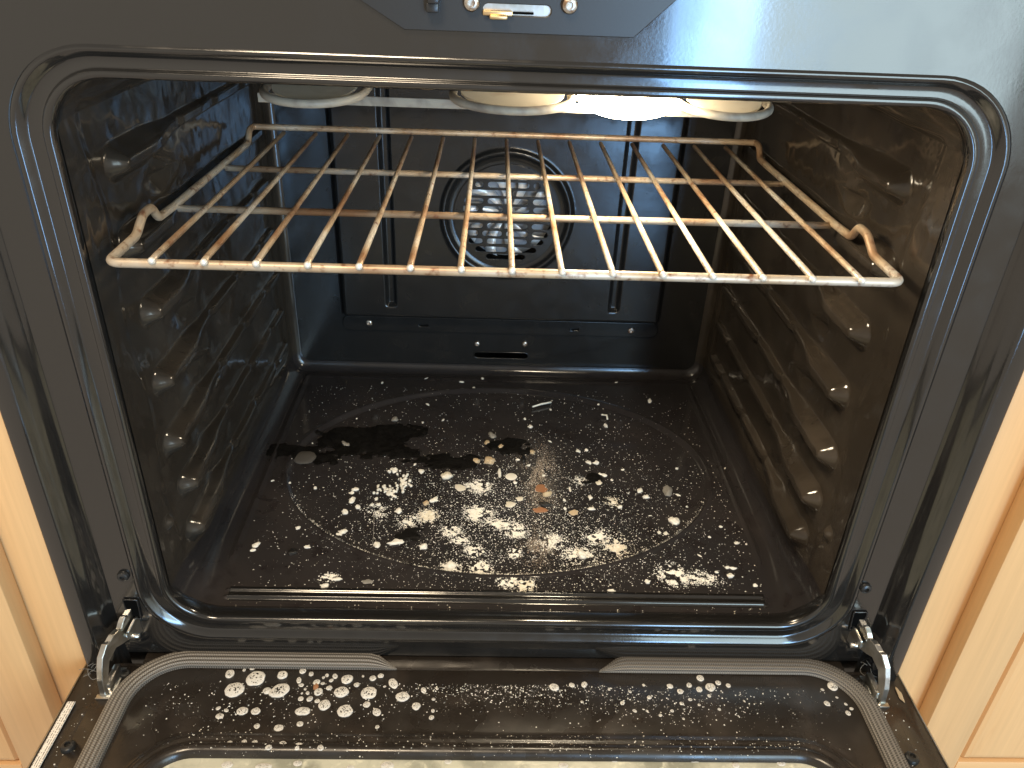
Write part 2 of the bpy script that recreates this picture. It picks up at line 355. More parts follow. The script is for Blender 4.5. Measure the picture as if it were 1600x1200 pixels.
# ---- cavity shell: one pressed sheet, split into floor, walls, ceiling and rack guides
LEV = [.048, .098, .152, .212, .275, .337, .400]   # rack guide heights
Y0 = .0065
def shell():
    nf, nw, nc, na = 240, 300, 50, 12
    yv = np.concatenate([np.linspace(Y0, .062, 64)[:-1], np.linspace(.062, D-.013, 197), D-.013+.012*np.sin(np.linspace(0, math.pi/2, 9))[1:]])
    inset = np.concatenate([np.zeros(260), .012*(1-np.cos(np.linspace(0, math.pi/2, 9)))[1:]])
    U, reg = [], []                                  # profile parameter
    for kind, n in (('f', nf), ('ar', na), ('r', nw), ('ar2', na), ('c', nc), ('al2', na), ('l', nw), ('al', na)):
        for k in range(n): U.append((kind, k/n)); reg.append(kind)
    n = len(U); ny = len(yv); P = np.zeros((ny, n, 3)); N = np.zeros((ny, n, 2)); A = np.zeros((ny, n)); B = np.zeros((ny, n))
    kinds = np.array(reg); ts = np.array([u[1] for u in U])
    for j in range(ny):
        ins = inset[j]; y = yv[j]
        hx = HW-ins; z0 = ZF+ins; z1 = ZT-ins
        r = .038+(.022-.038)*sst(y, .03, .12); r2 = .034; r -= ins*.6
        X = np.zeros(n); Z = np.zeros(n); nx = np.zeros(n); nz = np.zeros(n)
        k = kinds == 'f'; X[k] = -hx+r+(2*hx-2*r)*ts[k]; Z[k] = z0; nz[k] = 1
        k = kinds == 'ar'; a = np.radians(-90+90*ts[k]); X[k] = hx-r+r*np.cos(a); Z[k] = z0+r+r*np.sin(a); nx[k] = -np.cos(a); nz[k] = -np.sin(a)
        k = kinds == 'r'; X[k] = hx; Z[k] = z0+r+(z1-r2-z0-r)*ts[k]; nx[k] = -1
        k = kinds == 'ar2'; a = np.radians(90*ts[k]); X[k] = hx-r2+r2*np.cos(a); Z[k] = z1-r2+r2*np.sin(a); nx[k] = -np.cos(a); nz[k] = -np.sin(a)
        k = kinds == 'c'; X[k] = hx-r2-(2*hx-2*r2)*ts[k]; Z[k] = z1; nz[k] = -1
        k = kinds == 'al2'; a = np.radians(90+90*ts[k]); X[k] = -hx+r2+r2*np.cos(a); Z[k] = z1-r2+r2*np.sin(a); nx[k] = -np.cos(a); nz[k] = -np.sin(a)
        k = kinds == 'l'; X[k] = -hx; Z[k] = z1-r2-(z1-r2-z0-r)*ts[k]; nx[k] = 1
        k = kinds == 'al'; a = np.radians(180+90*ts[k]); X[k] = -hx+r+r*np.cos(a); Z[k] = z0+r+r*np.sin(a); nx[k] = -np.cos(a); nz[k] = -np.sin(a)
        P[j, :, 0] = X; P[j, :, 1] = y; P[j, :, 2] = Z; N[j, :, 0] = nx; N[j, :, 1] = nz
    X, Y, Z = P[..., 0], P[..., 1], P[..., 2]
    H = np.zeros((ny, n)); ID = np.zeros((ny, n), int)
    fl = kinds == 'f'
    # floor emboss
    x = X[:, fl]; y = Y[:, fl]
    f = np.sqrt((x/.2555)**2+((y-.2535)/.187)**2)
    h = -.0030*(1-sst(f, .968, .992)) + .0014*np.exp(-((f-1.0)/.009)**2)
    xx = np.maximum(np.abs(x)-.286, 0); dd = np.sqrt(xx**2+(y-.037)**2)
    h += .0030*np.exp(-((dd-.0046)/.0017)**2)+.0010*(1-sst(dd, .003, .0055))
    h += .0026*np.exp(-((np.abs(x)-.272-.004*np.sin(y*3))/.0024)**2)*sst(y, .05, .07)*(1-sst(y, .46, .475))
    h += .0010*np.exp(-((y-.465)/.004)**2)*sst(.285-np.abs(x), 0, .03)
    h += .0007*(fbm(x*9+3, y*9)-.5)
    H[:, fl] = h
    ID[:, fl] = np.where(dd < .0092, 60, 0)
    for side, sg in (('l', 1), ('r', -1)):
        k = kinds == side; y = Y[:, k]; z = Z[:, k]
        jit = (fbm(y*14+(5 if side == 'l' else 40), z*14)-.5)
        h = .0034*jit+.0012*(fbm(y*42+9, z*30+(2 if side == 'l' else 60))-.5)
        h += -.0030*sst(y, .036+.006*np.sin(z*40), .050+.006*np.sin(z*40))*sst(z, .025, .04)*(1-sst(z, .445, .46))
        idd = np.zeros(y.shape, int)
        for i, zi in enumerate(LEV):
            yo = .060+.006*math.sin(i*2.1+(0 if side == 'l' else 1)); 
            fat = 1-sst(y, .125, .19)
            hw = .0066+.0095*fat
            zc = zi-.004*fat
            ax = np.maximum(np.maximum(yo+hw-y, y-.452), 0)
            d = np.sqrt(ax**2+(z-zc)**2)
            pr = 1-sst(d, hw*(.55-.38*fat), hw*.97)
            amp = .0070+.0075*fat
            for yn in (.205, .300, .395): amp = amp*(1-.38*np.exp(-((y-yn)/.007)**2))
            h = h+amp*pr
            idd[d < hw*1.04] = i+1
        for i in range(len(LEV)-1):
            zm = (LEV[i]+LEV[i+1])/2-.004
            d = np.sqrt(((y-.150)/.020)**2+((z-zm)/.0115)**2)
            h = h-.0075*np.exp(-(d**2)*1.2)*np.where(z < zm+.004, 1, .55)
            d2 = np.sqrt(((y-.185)/.035)**2+((z-zm-.008)/.02)**2)
            h = h+.0035*np.exp(-d2**2*1.5)
        zb = .0885; yb = .0205
        d = np.sqrt((y-yb-.022*0)**2*1.0+(z-zb)**2)
        yb2 = .030; d = np.sqrt((y-yb2)**2+(z-zb)**2)
        h = h+.0045*(1-sst(d, .002, .0095)); idd[d < .0098] = 50
        edge = sst(y, .012, .022)*(1-sst(y, .462, .474))
        H[:, k] = h*edge; ID[:, k] = np.where(idd > 0, idd+(0 if side == 'l' else 100), 0)
    P[..., 0] += N[..., 0]*H; P[..., 2] += N[..., 1]*H
    # normals by finite differences
    du = np.roll(P, -1, 1)-np.roll(P, 1, 1); dv = np.gradient(P, axis=0)
    NN = np.cross(du, dv); NN /= np.linalg.norm(NN, axis=2, keepdims=True)+1e-12
    inward = np.zeros_like(NN); inward[..., 0] = N[..., 0]; inward[..., 2] = N[..., 1]
    if (NN*inward).sum() < 0: NN = -NN; flip = True
    else: flip = False
    code = {'f': 1000, 'ar': 1000, 'al': 1000, 'r': 1001, 'l': 1002, 'c': 1003, 'ar2': 1003, 'al2': 1003}
    base = np.array([code[k] for k in kinds])
    cid = np.where(ID[:-1] > 0, ID[:-1], base[None, :])
    ii, kk = np.meshgrid(np.arange(ny-1), np.arange(n), indexing='ij')
    a = ii*n+kk; b = ii*n+(kk+1) % n; c = (ii+1)*n+(kk+1) % n; d = (ii+1)*n+kk
    Q = np.stack([a, d, c, b] if flip else [a, b, c, d], -1)
    PV = P.reshape(-1, 3); NV = NN.reshape(-1, 3)
    return PV, NV, Q.reshape(-1, 4), cid.ravel()
PV, NV, Q, cid = shell()
def sub(name, code, m, parent):
    q = Q[cid == code]
    if len(q) == 0: return None
    u, inv = np.unique(q.ravel(), return_inverse=True)
    return obj(name, PV[u], inv.reshape(-1, 4).tolist(), m, parent, True, NV[u])
floor = sub('oven_floor', 1000, M['floor'], oven); tag(floor, 'stained dark enamel oven floor with an oval embossed ring and a front ridge')
sub('floor_ridge', 60, M['frame'], floor)
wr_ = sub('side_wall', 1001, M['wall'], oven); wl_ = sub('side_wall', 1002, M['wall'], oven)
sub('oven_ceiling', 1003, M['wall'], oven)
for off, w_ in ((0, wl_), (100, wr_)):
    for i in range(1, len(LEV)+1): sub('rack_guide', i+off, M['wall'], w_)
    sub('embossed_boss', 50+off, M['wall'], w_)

# ---- front frame: lip, bead and groove swept round the opening, then the flat face
prof = [(.009, .0225), (.0045, .0200), (.0015, .0140), (.0003, .0080), (.0001, .0045), (.0006, .0018), (.0018, .0004), (.0032, 0), (.0058, 0), (.0067, .0003), (.0073, .0012), (.0078, .0028), (.0084, .0036),
        (.0094, .0038), (.0130, .0036), (.0165, .0037), (.0176, .0034), (.0186, .0024), (.0222, -.0006), (.0234, -.0012), (.0246, -.0013), (.0262, -.0008), (.0275, 0)]
def sweep(name, prof, cx, cy, hx, hy, r, put, m, parent, flip=False, na=14, ns=(60, 50), extra=None, dscale=None):
    V = []; nr = 0
    for d, h in prof:
        kt, kr = dscale or (1, 1)
        for p in rrect(cx, cy+(kt-1)*d/2, hx+d, hy+(kt+1)*d/2, r+kr*d, na, ns): V.append(put(p[0], p[1], h))
        nr += 1
    for (ecx, ecy, ehx, ehy, er, h) in (extra or []):
        for p in rrect(ecx, ecy, ehx, ehy, er, na, ns): V.append(put(p[0], p[1], h))
        nr += 1
    n = len(V)//nr
    return obj(name, V, strip_faces(nr, n, flip), m, parent)
ff = sweep('opening_lip', prof, 0, OH/2, OW, OH/2, .040, lambda x, z, y: (x, y, z), M['frame'], oven, flip=True, dscale=(.74, .75))
fz0, fz1, fx = -.046, .66, .3515
V = []
for ring in (rrect(0, OH/2-.26*.0275/2, OW+.0275, OH/2+.0275*.87, .040+.75*.0275, 14, (60, 50)), rrect(0, OH/2-.26*.0295/2, OW+.0295, OH/2+.0295*.87, .040+.75*.0295, 14, (60, 50)), rrect(0, (fz0+fz1)/2, fx, (fz1-fz0)/2, .003, 14, (60, 50)), rrect(0, (fz0+fz1)/2, fx, (fz1-fz0)/2, .003, 14, (60, 50))):
    V.append(ring)
# the lower edge of the opening ends close above the frame's lower edge: clamp
VV = []
for i, ring in enumerate(V):
    for x, z in ring: VV.append((x, 0 if i < 3 else .02, max(z, fz0)))
frame = obj('front_frame', VV, strip_faces(4, len(V[0]), True), M['frame'], oven)
frame.data.polygons.foreach_set('use_smooth', [False]*len(frame.data.polygons))
# ---- side trims standing forward of the frame
for sg in (-1, 1):
    pr = [(.3510, .0012), (.3530, -.0004), (.3545, -.0030), (.3575, -.0090), (.3610, -.0130), (.3645, -.0150), (.3655, -.0166), (.3672, -.0180), (.3690, -.0184), (.3796, -.0184), (.3808, -.0180), (.3816, -.016), (.3818, .06)]
    zz = np.linspace(-.066, .68, 30); V = []
    for z in zz:
        for x, y in pr: V.append((sg*x, y, z))
    n = len(pr); F = []
    for i in range(len(zz)-1):
        for k in range(n-1):
            a, b, c, d = i*n+k, i*n+k+1, (i+1)*n+k+1, (i+1)*n+k
            F.append((a, b, c, d) if sg > 0 else (a, d, c, b))
    obj('side_trim', V, F, M['frame'], oven)
# ---- body sheets round the cavity (stop light from behind)
bm = bmesh.new()
for a, b in (((-.3812, .061, -.25), (-.3765, .62, .68)), ((.3765, .061, -.25), (.3812, .62, .68)), ((-.3812, .613, -.25), (.3812, .62, .68)), ((-.376, .03, .673), (.376, .612, .68)), ((-.376, .03, -.25), (.376, .612, -.243))): box_bm(bm, a, b)
bm_obj('body_sheet', bm, M['body'], oven)
box('lower_panel', (-.3812, .012, -.62), (.3812, .02, -.0465), M['lip'], oven, .001)

# ---- back wall with its vent slot
o3 = lambda yy: (lambda x, y, t: Vector((x, yy-t, y)))
oc = [(x, z) for x, z in rrect(0, (ZF+ZT)/2, HW-.0115, (ZT-ZF)/2-.0115, .016, 8, (1, 1))]
bw = plate('back_wall', oc, [stadium(-.037, .041, .0222, .0088)], .0012, 0, M['back'], oven, o3(D))
# rim of the vent slot
rp = [(x, D-.0012, z) for x, z in stadium(-.0378, .0418, .0222, .0104, 8)]
tube('vent_rim', rp, .0010, M['back'], bw, 6, True)
def screw(name, c, r, axis, m, parent, hexed=True):
    bm = bmesh.new()
    segs = 20; rings = [(1.0, 0), (1.0, .25), (.86, .55), (.55, .72)]
    inner = [(.42, .72), (.40, .30), (0, .28)]
    vs = []
    for rr, h in rings+inner:
        row = [bm.verts.new((rr*r*math.cos(2*math.pi*k/segs), rr*r*math.sin(2*math.pi*k/segs), h*r)) for k in range(segs)] if rr > 0 else [bm.verts.new((0, 0, h*r))]
        vs.append(row)
    for a, b in zip(vs[:-1], vs[1:]):
        for k in range(segs):
            if len(b) == 1: bm.faces.new((a[k], a[(k+1) % segs], b[0]))
            else: bm.faces.new((a[k], a[(k+1) % segs], b[(k+1) % segs], b[k]))
    rotm = {'-y': Matrix.Rotation(R_(90), 4, 'X'), '+z': Matrix.Identity(4)}[axis]
    bmesh.ops.transform(bm, matrix=Matrix.Translation(c) @ rotm, verts=bm.verts)
    return bm_obj(name, bm, m, parent, True, R_(35))
for px in (745.5, 820): screw('screw', on(px, 537, 1, D-.001), .0042, '-y', M['screw'], bw)

# ---- fan cover: raised panel, flange, ring, grille, fan
YC = .462                                           # face of the cover
def cover():
    nx, nz = 250, 190
    xs = np.linspace(-.228, .230, nx); zs = np.linspace(.080, .466, nz)
    X, Z = np.meshgrid(xs, zs)
    e = np.minimum(np.minimum(X+.224-.004*(Z < 0), .226-X), (Z-.083)*1.0)
    up = sst(e, 0, .011)
    Y = D-.0015-(D-.0015-YC)*up
    h = np.zeros_like(X)
    for cx in (-.1505, .1545):                       # two long upright recesses
        d = np.maximum(np.abs(X-cx)-.0042, 0); dz = np.maximum(.111-Z, 0)
        h += -.0085*(1-sst(np.sqrt(d**2+dz**2), .0002, .0030))
    r = np.sqrt((X-.003)**2+(Z-.240)**2)
    h += .0042*(1-sst(np.abs(r-.0815), .0012, .0055)) - .0018*(1-sst(r, .070, .078))
    h += .0012*(fbm(X*7+1, Z*7)-.5) + .0016*np.exp(-((Z-.345)/.05)**2)
    Y = Y-h
    P = np.stack([X, Y, Z], -1); idx = np.arange(nx*nz).reshape(nz, nx)
    a, b, c, d = idx[:-1, :-1], idx[:-1, 1:], idx[1:, 1:], idx[1:, :-1]
    rc = r[:-1, :-1]
    keep = rc > .0655
    F = np.stack([a[keep], b[keep], c[keep], d[keep]], -1)
    return P.reshape(-1, 3), F.tolist()
V, F = cover(); fc = obj('fan_cover', V, F, M['cover'], oven)
def flange():
    a = rrect(.001, .0705, .2235, .0105, .010, 6, (1, 1))
    return a
fl = plate('cover_flange', flange(), [stadium(-.117, -.102, .0695, .0055), stadium(.098, .113, .0690, .0055)], .0022, .0008, M['cover'], fc, o3(D-.0034))
plate('flange_tab', [(-.02+.0, .0585), (.155, .0585), (.160, .0620), (.02, .0612)], [], .0012, .0003, M['back'], fc, o3(D-.0015))
for px, py in ((577, 504), (986, 516)): screw('screw', on(px, py, 1, D-.004), .0050, '-y', M['screw'], fc)
# grille plate with rows of slots
GC = (.003, .238); GR = .060
holes = []
rows = [(.2905, 'a'), (.2800, 'b'), (.2695, 'c'), (.2590, 'b'), (.2485, 'd'), (.2375, 'c'), (.2265, 'b'), (.2160, 'd'), (.2055, 'b'), (.1945, 'c'), (.1845, 'e')]
for z, kd in rows:
    hw = math.sqrt(max(GR**2-(z-GC[1])**2, 0))-.001
    x0, x1 = GC[0]-hw, GC[0]+hw
    if hw < .02: cuts = []
    elif kd == 'a': cuts = [-.001]
    elif kd == 'b': cuts = [-.028, .030]
    elif kd == 'c': cuts = [.004]
    elif kd == 'd': cuts = [-.034, -.003, .031]
    else: cuts = []
    cur = x0
    for c in cuts+[None]:
        end = x1 if c is None else GC[0]+c-.0022
        if end-cur > .0085: holes.append(stadium(cur, end, z, .0082))
        cur = (GC[0]+c+.0022) if c is not None else cur
out = [(GC[0]+.0685*math.cos(t), GC[1]+.0685*math.sin(t)) for t in np.linspace(0, 2*math.pi, 65)[:-1]]
plate('fan_grille', out, holes, .0014, .0004, M['cover'], fc, o3(YC+.0004))
# fan: back disc, hub, curved blades
fan = empty('convection_fan', (GC[0], .480, GC[1]), oven)
bm = bmesh.new(); bmesh.ops.create_cone(bm, cap_ends=True, segments=40, radius1=.060, radius2=.060, depth=.0012, matrix=Matrix.Translation((GC[0], .4862, GC[1])) @ Matrix.Rotation(R_(90), 4, 'X'))
bm_obj('fan_disc', bm, mat('fan_disc_steel', (.34, .34, .35), .4, .3, bump=(150, .1, .0005)), fan)
bm = bmesh.new(); bmesh.ops.create_cone(bm, cap_ends=True, segments=24, radius1=.011, radius2=.009, depth=.012, matrix=Matrix.Translation((GC[0], .4785, GC[1])) @ Matrix.Rotation(R_(90), 4, 'X'))
bm_obj('fan_hub', bm, M['fan'], fan, True, R_(40))
for k in range(10):
    a0 = 2*math.pi*k/10+.2; V = []; F = []
    for i in range(7):
        t = i/6; r = .012+.045*t; a = a0+.25*t*t
        for y, da in ((.4850, 0.0), (.4750, .02), (.4722, .30)): V.append((GC[0]+r*math.cos(a+da), y, GC[1]+r*math.sin(a+da)))
    for i in range(6):
        for j in range(2): F.append((i*3+j, i*3+j+1, i*3+j+4, i*3+j+3))
    o = obj('fan_blade', V, F, M['fan'], fan)
    md = o.modifiers.new('t', 'SOLIDIFY'); md.thickness = .0008

# ---- broil element: loops, reflector plates, carrier strip, lamp
be = empty('broil_element', (0, .12, .44), oven)
for cx, hw, yf in ((-.1560, .0385, .0800), (-.0030, .0465, .0800), (.1640, .0360, .0860)):
    P = [(cx-hw, .30, .4505), (cx-hw, .20, .4490)]
    for k in range(13):
        a = math.pi-math.pi*k/12; P.append((cx+hw*math.cos(a), yf+.040-.040*math.sin(a)*1.0+.0, .4455-.003*math.sin(a)))
    P += [(cx+hw, .20, .4490), (cx+hw, .30, .4505)]
    tube('element_loop', fillet(P, .012, seg=2), .0033, M['element'], be, 12)
    bm = bmesh.new(); pts = [(cx+(hw-.006)*math.cos(a), yf+.042-.034*math.sin(a)) for a in np.linspace(math.pi, 0, 15)]
    pts = [(cx-hw+.006, .24)]+pts+[(cx+hw-.006, .24)]
    lo = [bm.verts.new((x, y, .4412+.16*(y-yf))) for x, y in pts]; hi = [bm.verts.new((x, y, .4427+.16*(y-yf))) for x, y in pts]
    bm.faces.new(lo[::-1]); bm.faces.new(hi)
    for k in range(len(pts)): bm.faces.new((lo[k], lo[(k+1) % len(pts)], hi[(k+1) % len(pts)], hi[k]))
    bmesh.ops.recalc_face_normals(bm, faces=bm.faces); bm_obj('reflector', bm, M['reflector'], be)
box('carrier_strip', (-.200, .1170, .4355), (.190, .1190, .4425), M['element'], be, .0005)
lamp = empty('oven_lamp', (.087, .1, .44), oven)
bm = bmesh.new(); bmesh.ops.create_uvsphere(bm, u_segments=32, v_segments=16, radius=1)
bmesh.ops.transform(bm, matrix=Matrix.Translation((.0868, .118, .4480)) @ Matrix.Diagonal((.0395, .040, .0145, 1)), verts=bm.verts)
bm_obj('lamp_cover', bm, M['lamp'], lamp, True)

# ---- latch plate at the top
yp = -.0022
c0, c1 = on(632, 45, 1, yp), on(990, 58, 1, yp)
t0, t1 = on(560, -3, 1, yp), on(1062, -3, 1, yp)
zb_ = (c0.z+c1.z)/2; k_ = (t1.x-c1.x)/(t1.z-c1.z)*.95; kl_ = (t0.x-c0.x)/(t0.z-c0.z)
HP = .04
slot = stadium(on(753, 15, 1, yp).x, on(863, 16, 1, yp).x, .5162, .0072, 5)
lp = plate('latch_plate', [(c0.x, c0.z), (c1.x, c1.z), (c1.x+k_*HP, c1.z+HP), (c0.x+kl_*HP, c0.z+HP)], [slot], .0016, .0005, M['plate'], oven, o3(yp+.001))
box('latch_backing', (-.030, -.0003, .5118), (.021, -.0001, .5205), M['zinc'], lp)
bm = bmesh.new(); box_bm(bm, (-.0255, -.0052, .5128), (-.0075, -.0005, .5158), .0008); box_bm(bm, (-.0215, -.0085, .5110), (-.0105, -.0045, .5136), .0012)
bm_obj('latch', bm, M['brass'], lp, True, R_(40))
box('latch_slider', (-.0090, -.0030, .5140), (.0050, -.0006, .5152), M['void'], lp)
for px, py in ((737, 4), (890, 8)): screw('screw', on(px, py, 1, yp-.001), .0050, '-y', M['screw'], lp)
bm = bmesh.new(); box_bm(bm, (-.0590, -.0090, .5135), (-.0515, -.0015, .5190), .001); box_bm(bm, (-.0580, -.0115, .5185), (-.0510, -.0015, .5260), .001)
bm_obj('plastic_clip', bm, M['rubber'], lp, True, R_(40))

# ---- frame screws, hinge slots
for px, py in ((193, 899), (1352, 918)): screw('frame_screw', on(px, py, 1, -.0004), .0052, '-y', M['rubber'], oven)
for sg in (-1, 1):
    c = on(207, 948, 1, 0) if sg < 0 else on(1340, 967, 1, 0)
    pts = [(c.x-.0065, c.z+.010), (c.x+.0065, c.z+.010), (c.x+.0058, c.z-.014), (c.x-.0048, c.z-.014)]
    pts = pts[::-1]
    sl = plate('hinge_slot', pts, [], .0006, 0, M['void'], oven, o3(-.0006))
    tube('slot_rim', fillet([(x, -.0012, z) for x, z in pts], .002, True, 3), .0008, M['lip'], sl, 6, True)

# ============================================================ DOOR (folded down)
ZD = -.050
door = empty('oven_door', (0, -.26, ZD), oven)
gp = [(0, -.0035), (.0006, 0), (.0020, .0030), (.0045, .0048), (.0075, .0052), (.0100, .0040), (.0118, .0026), (.0140, .0030), (.0162, .0036), (.0185, .0026), (.0210, .0008), (.0235, 0), (.0260, 0)]
GXH, GY0, GY1, = .2895, -.1045, -.42
sweep('inner_panel', gp, 0, (GY0+GY1)/2, GXH, (GY0-GY1)/2, .034, lambda x, y, h: (x, y, ZD+h), M['door'], door, na=12, ns=(80, 40),
      extra=[(0, -.259, .3625, .2445, .006, 0), (0, -.2585, .3640, .2460, .006, -.0020), (0, -.2575, .3775, .2475, .004, -.0026), (0, -.2570, .3850, .2485, .003, -.0018), (0, -.2570, .3868, .2500, .003, -.0040), (0, -.2570, .3868, .2500, .003, -.036)])
tube('door_edge_trim', [(-.3868, -.51, ZD-.0022), (-.3868, -.008, ZD-.0022)], .0011, M['zinc'], door, 8)
tube('door_edge_trim', [(.3868, -.51, ZD-.0022), (.3868, -.008, ZD-.0022)], .0011, M['zinc'], door, 8)
# rear ledge of the door between the gasket ends
box('rear_ledge', (-.335, -.0135, ZD-.030), (.335, .0060, ZD+.0003), M['door'], door, .0012)
V = []; nx_, ny_ = 60, 30
for j in range(ny_):
    for i in range(nx_): V.append((-.295+.59*i/(nx_-1), -.1010-.32*j/(ny_-1), ZD-.0030))
F = [(j*nx_+i, (j+1)*nx_+i, (j+1)*nx_+i+1, j*nx_+i+1) for j in range(ny_-1) for i in range(nx_-1)]
obj('window_glass', V, F, M['glass'], door)
# braided gasket: flattened ribbed rope laid in two runs with tapered ends
def gasket(sg):
    x_end = -.0965 if sg < 0 else .0955
    P = [Vector((x_end, -.0050, 0))]+[Vector((sg*x, -.0050, 0)) for x in np.linspace(.115, .285, 22)]
    cx, cy, r = (.2880 if sg < 0 else .2905), -.0555, .0505
    P += [Vector((sg*(cx+r*math.sin(a)), cy+r*math.cos(a), 0)) for a in np.linspace(.06, math.pi/2, 14)]
    P += [Vector((sg*(cx+r), y, 0)) for y in np.linspace(-.08, -.45, 30)]
    n = 44; V = []; UV = []; L = 0; N = len(P)
    for i, p in enumerate(P):
        a = P[max(i-1, 0)]; b = P[min(i+1, N-1)]; t = (b-a).normalized(); s = Vector((-t.y, t.x, 0))
        if i: L += (P[i]-P[i-1]).length
        tp = min(1, L/.030); w = .0094*(.08+.92*math.sin(tp*math.pi/2)); hh = .0062*(.25+.75*math.sin(tp*math.pi/2))
        off = s*((.0094-w)*(1 if sg < 0 else -1))
        for k in range(n):
            v = k/(n-1); c = math.cos(math.pi*(1-v)); h = math.sin(math.pi*v)**.62
            rid = 1+.055*math.cos(2*math.pi*7*v)
            q = p+off+s*(w*c*(1+.02*math.cos(2*math.pi*7*v)))*1
            V.append((q.x, q.y, ZD+.0002+hh*h*rid)); UV.append((L, v))
    F = []
    for i in range(N-1):
        for k in range(n-1):
            f = (i*n+k, i*n+k+1, (i+1)*n+k+1, (i+1)*n+k); F.append(f if sg > 0 else f[::-1])
    o = obj('gasket', V, F, M['gasket'], door)
    ul = o.data.uv_layers.new(name='UVMap')
    for lp_ in o.data.loops: ul.data[lp_.index].uv = UV[lp_.vertex_index]
    bm = bmesh.new(); bm.from_mesh(o.data); bmesh.ops.recalc_face_normals(bm, faces=bm.faces)
    if sum(f.normal.z for f in bm.faces) < 0: bmesh.ops.reverse_faces(bm, faces=bm.faces)
    bm.to_mesh(o.data); bm.free()
gasket(-1); gasket(1)
# door screws, washers, label
for px, py in ((107, 1168), (1424, 1186)): screw('door_screw', on(px, py, 2, ZD-.0002), .0062, '+z', M['rubber'], door)
for px, py in ((160, 1050), (196, 1054), (1343, 1068), (1380, 1062)): screw('door_rivet', on(px, py, 2, ZD-.0004), .0048, '+z', M['plate'], door)
lb = box('spec_label', (-.3838, -.30, ZD-.0008), (-.3768, -.0525, ZD+.0002), M['paper'], door); tag(lb, 'narrow white printed label strip along the door edge')
for sg in (-1, 1):
    xh = .336; hg = empty('door_hinge', (sg*xh, 0, -.02), oven)
    up = [(.016, .0150), (.002, .0125), (-.006, .0085), (-.0085, .0095), (-.0125, .0055), (-.0150, .0015), (-.0180, .0030), (-.0235, .0028), (-.0290, .0000), (-.0325, .0006), (-.0400, -.0080), (-.0435, -.0180), (-.0465, -.0300), (-.0480, -.0475)]
    lo = [(-.0418, -.0480), (-.0395, -.0310), (-.0345, -.0180), (-.0250, -.0120), (-.0180, -.0150), (-.0110, -.0170), (-.0030, -.0150), (.0050, -.0090), (.016, .0010)]
    def hp(name, pts, x, th, lean):
        bm = bmesh.new(); a = [bm.verts.new((sg*(x-lean*p[0]*6), p[0], p[1])) for p in pts]; b = [bm.verts.new((sg*(x+th-lean*p[0]*6), p[0], p[1])) for p in pts]
        bm.faces.new(a); bm.faces.new(b[::-1])
        for k in range(len(pts)): bm.faces.new((a[k], b[k], b[(k+1) % len(pts)], a[(k+1) % len(pts)]))
        bmesh.ops.recalc_face_normals(bm, faces=bm.faces)
        bmesh.ops.bevel(bm, geom=list(bm.edges), offset=.0005, segments=1, affect='EDGES')
        return bm_obj(name, bm, M['zinc'], hg)
    hp('hinge_arm', up+lo, xh, .0052, .055)
    hp('hinge_link', [(.010, .002), (-.004, .002), (-.0140, -.0040), (-.0150, -.0120), (-.0090, -.0190), (.0020, -.0180), (.010, -.010)], xh-.0040, .0024, .05)
    tube('hinge_pin', [(sg*(xh-.0062), -.0105, -.0125), (sg*(xh+.0075), -.0105, -.0125)], .0026, M['zinc'], hg, 14)
    box('hinge_channel', (sg*.3465, -.0490, ZD-.0006), (sg*.3565, -.0150, ZD+.0010), M['zinc'], hg, .0004)
    box('hinge_spring_bar', (sg*.3480, -.0440, ZD+.0006), (sg*.3540, -.0200, ZD+.0120), M['zinc'], hg, .0015)
    box('hinge_tab', (sg*.3470, -.0510, ZD-.0002), (sg*.3600, -.0460, ZD+.0024), M['zinc'], hg, .0006)

# ============================================================ OVEN RACK
rack = tag(empty('oven_rack', (0, .2, .346)), 'heat-discoloured wire oven rack with fifteen bars slid into the upper guides', 'oven rack')
ZR = .3448
half = [(.286, .0045, ZR), (.286, .056, ZR+.0015), (.286, .0750, ZR+.0125), (.286, .0915, ZR+.0130), (.286, .1005, ZR+.0012), (.286, .136, ZR), (.286, .338, ZR), (.287, .3640, ZR+.0005), (.2875, .3740, ZR+.0125), (.2875, .3890, ZR+.0130)]
left = [(-.287, y, z) for x, y, z in half]; right = [(.2845, y+.004, z) for x, y, z in half]
path = [left[0]]+left[1:]+right[::-1]
rads = [.009]+[.0045]*8+[.005]+[.005]+[.0045]*8+[.009]
tube('rack_frame', fillet(path, rads, True, 6), .0034, M['rack'], rack, 14, True)
zw = ZR+.0040
xs = np.linspace(-.5, .5, 15)*.505-.0018
for i, x in enumerate(xs):
    j = random.uniform(-.0006, .0006)
    P = [(x+j, .0020, zw-.0004), (x+j, .010, zw), (x, .20, zw+.0006), (x, .3935, zw+.0022)]
    tube('rack_wire', P, .0023, M['rack'], rack, 10)
M['tip'] = mat('cut_steel_glint', (.80, .77, .70), .35, .3, bump=(600, .1, .0003))  # paler than the wires: the glint of their cut ends put into the colour
for x in xs:
    bm = bmesh.new(); bmesh.ops.create_uvsphere(bm, u_segments=10, v_segments=6, radius=.0027, matrix=Matrix.Translation((x, .0012, zw-.0004)))
    bm_obj('wire_tip', bm, M['tip'], rack, True)
for y0, xl, xr in ((.1390, -.2845, .2825), (.2710, -.2840, .2825)):
    tube('cross_rod', [(xl, y0-.001, ZR-.0026), (0, y0+.002, ZR-.0026), (xr, y0+.006, ZR-.0026)], .0031, M['rack'], rack, 12)

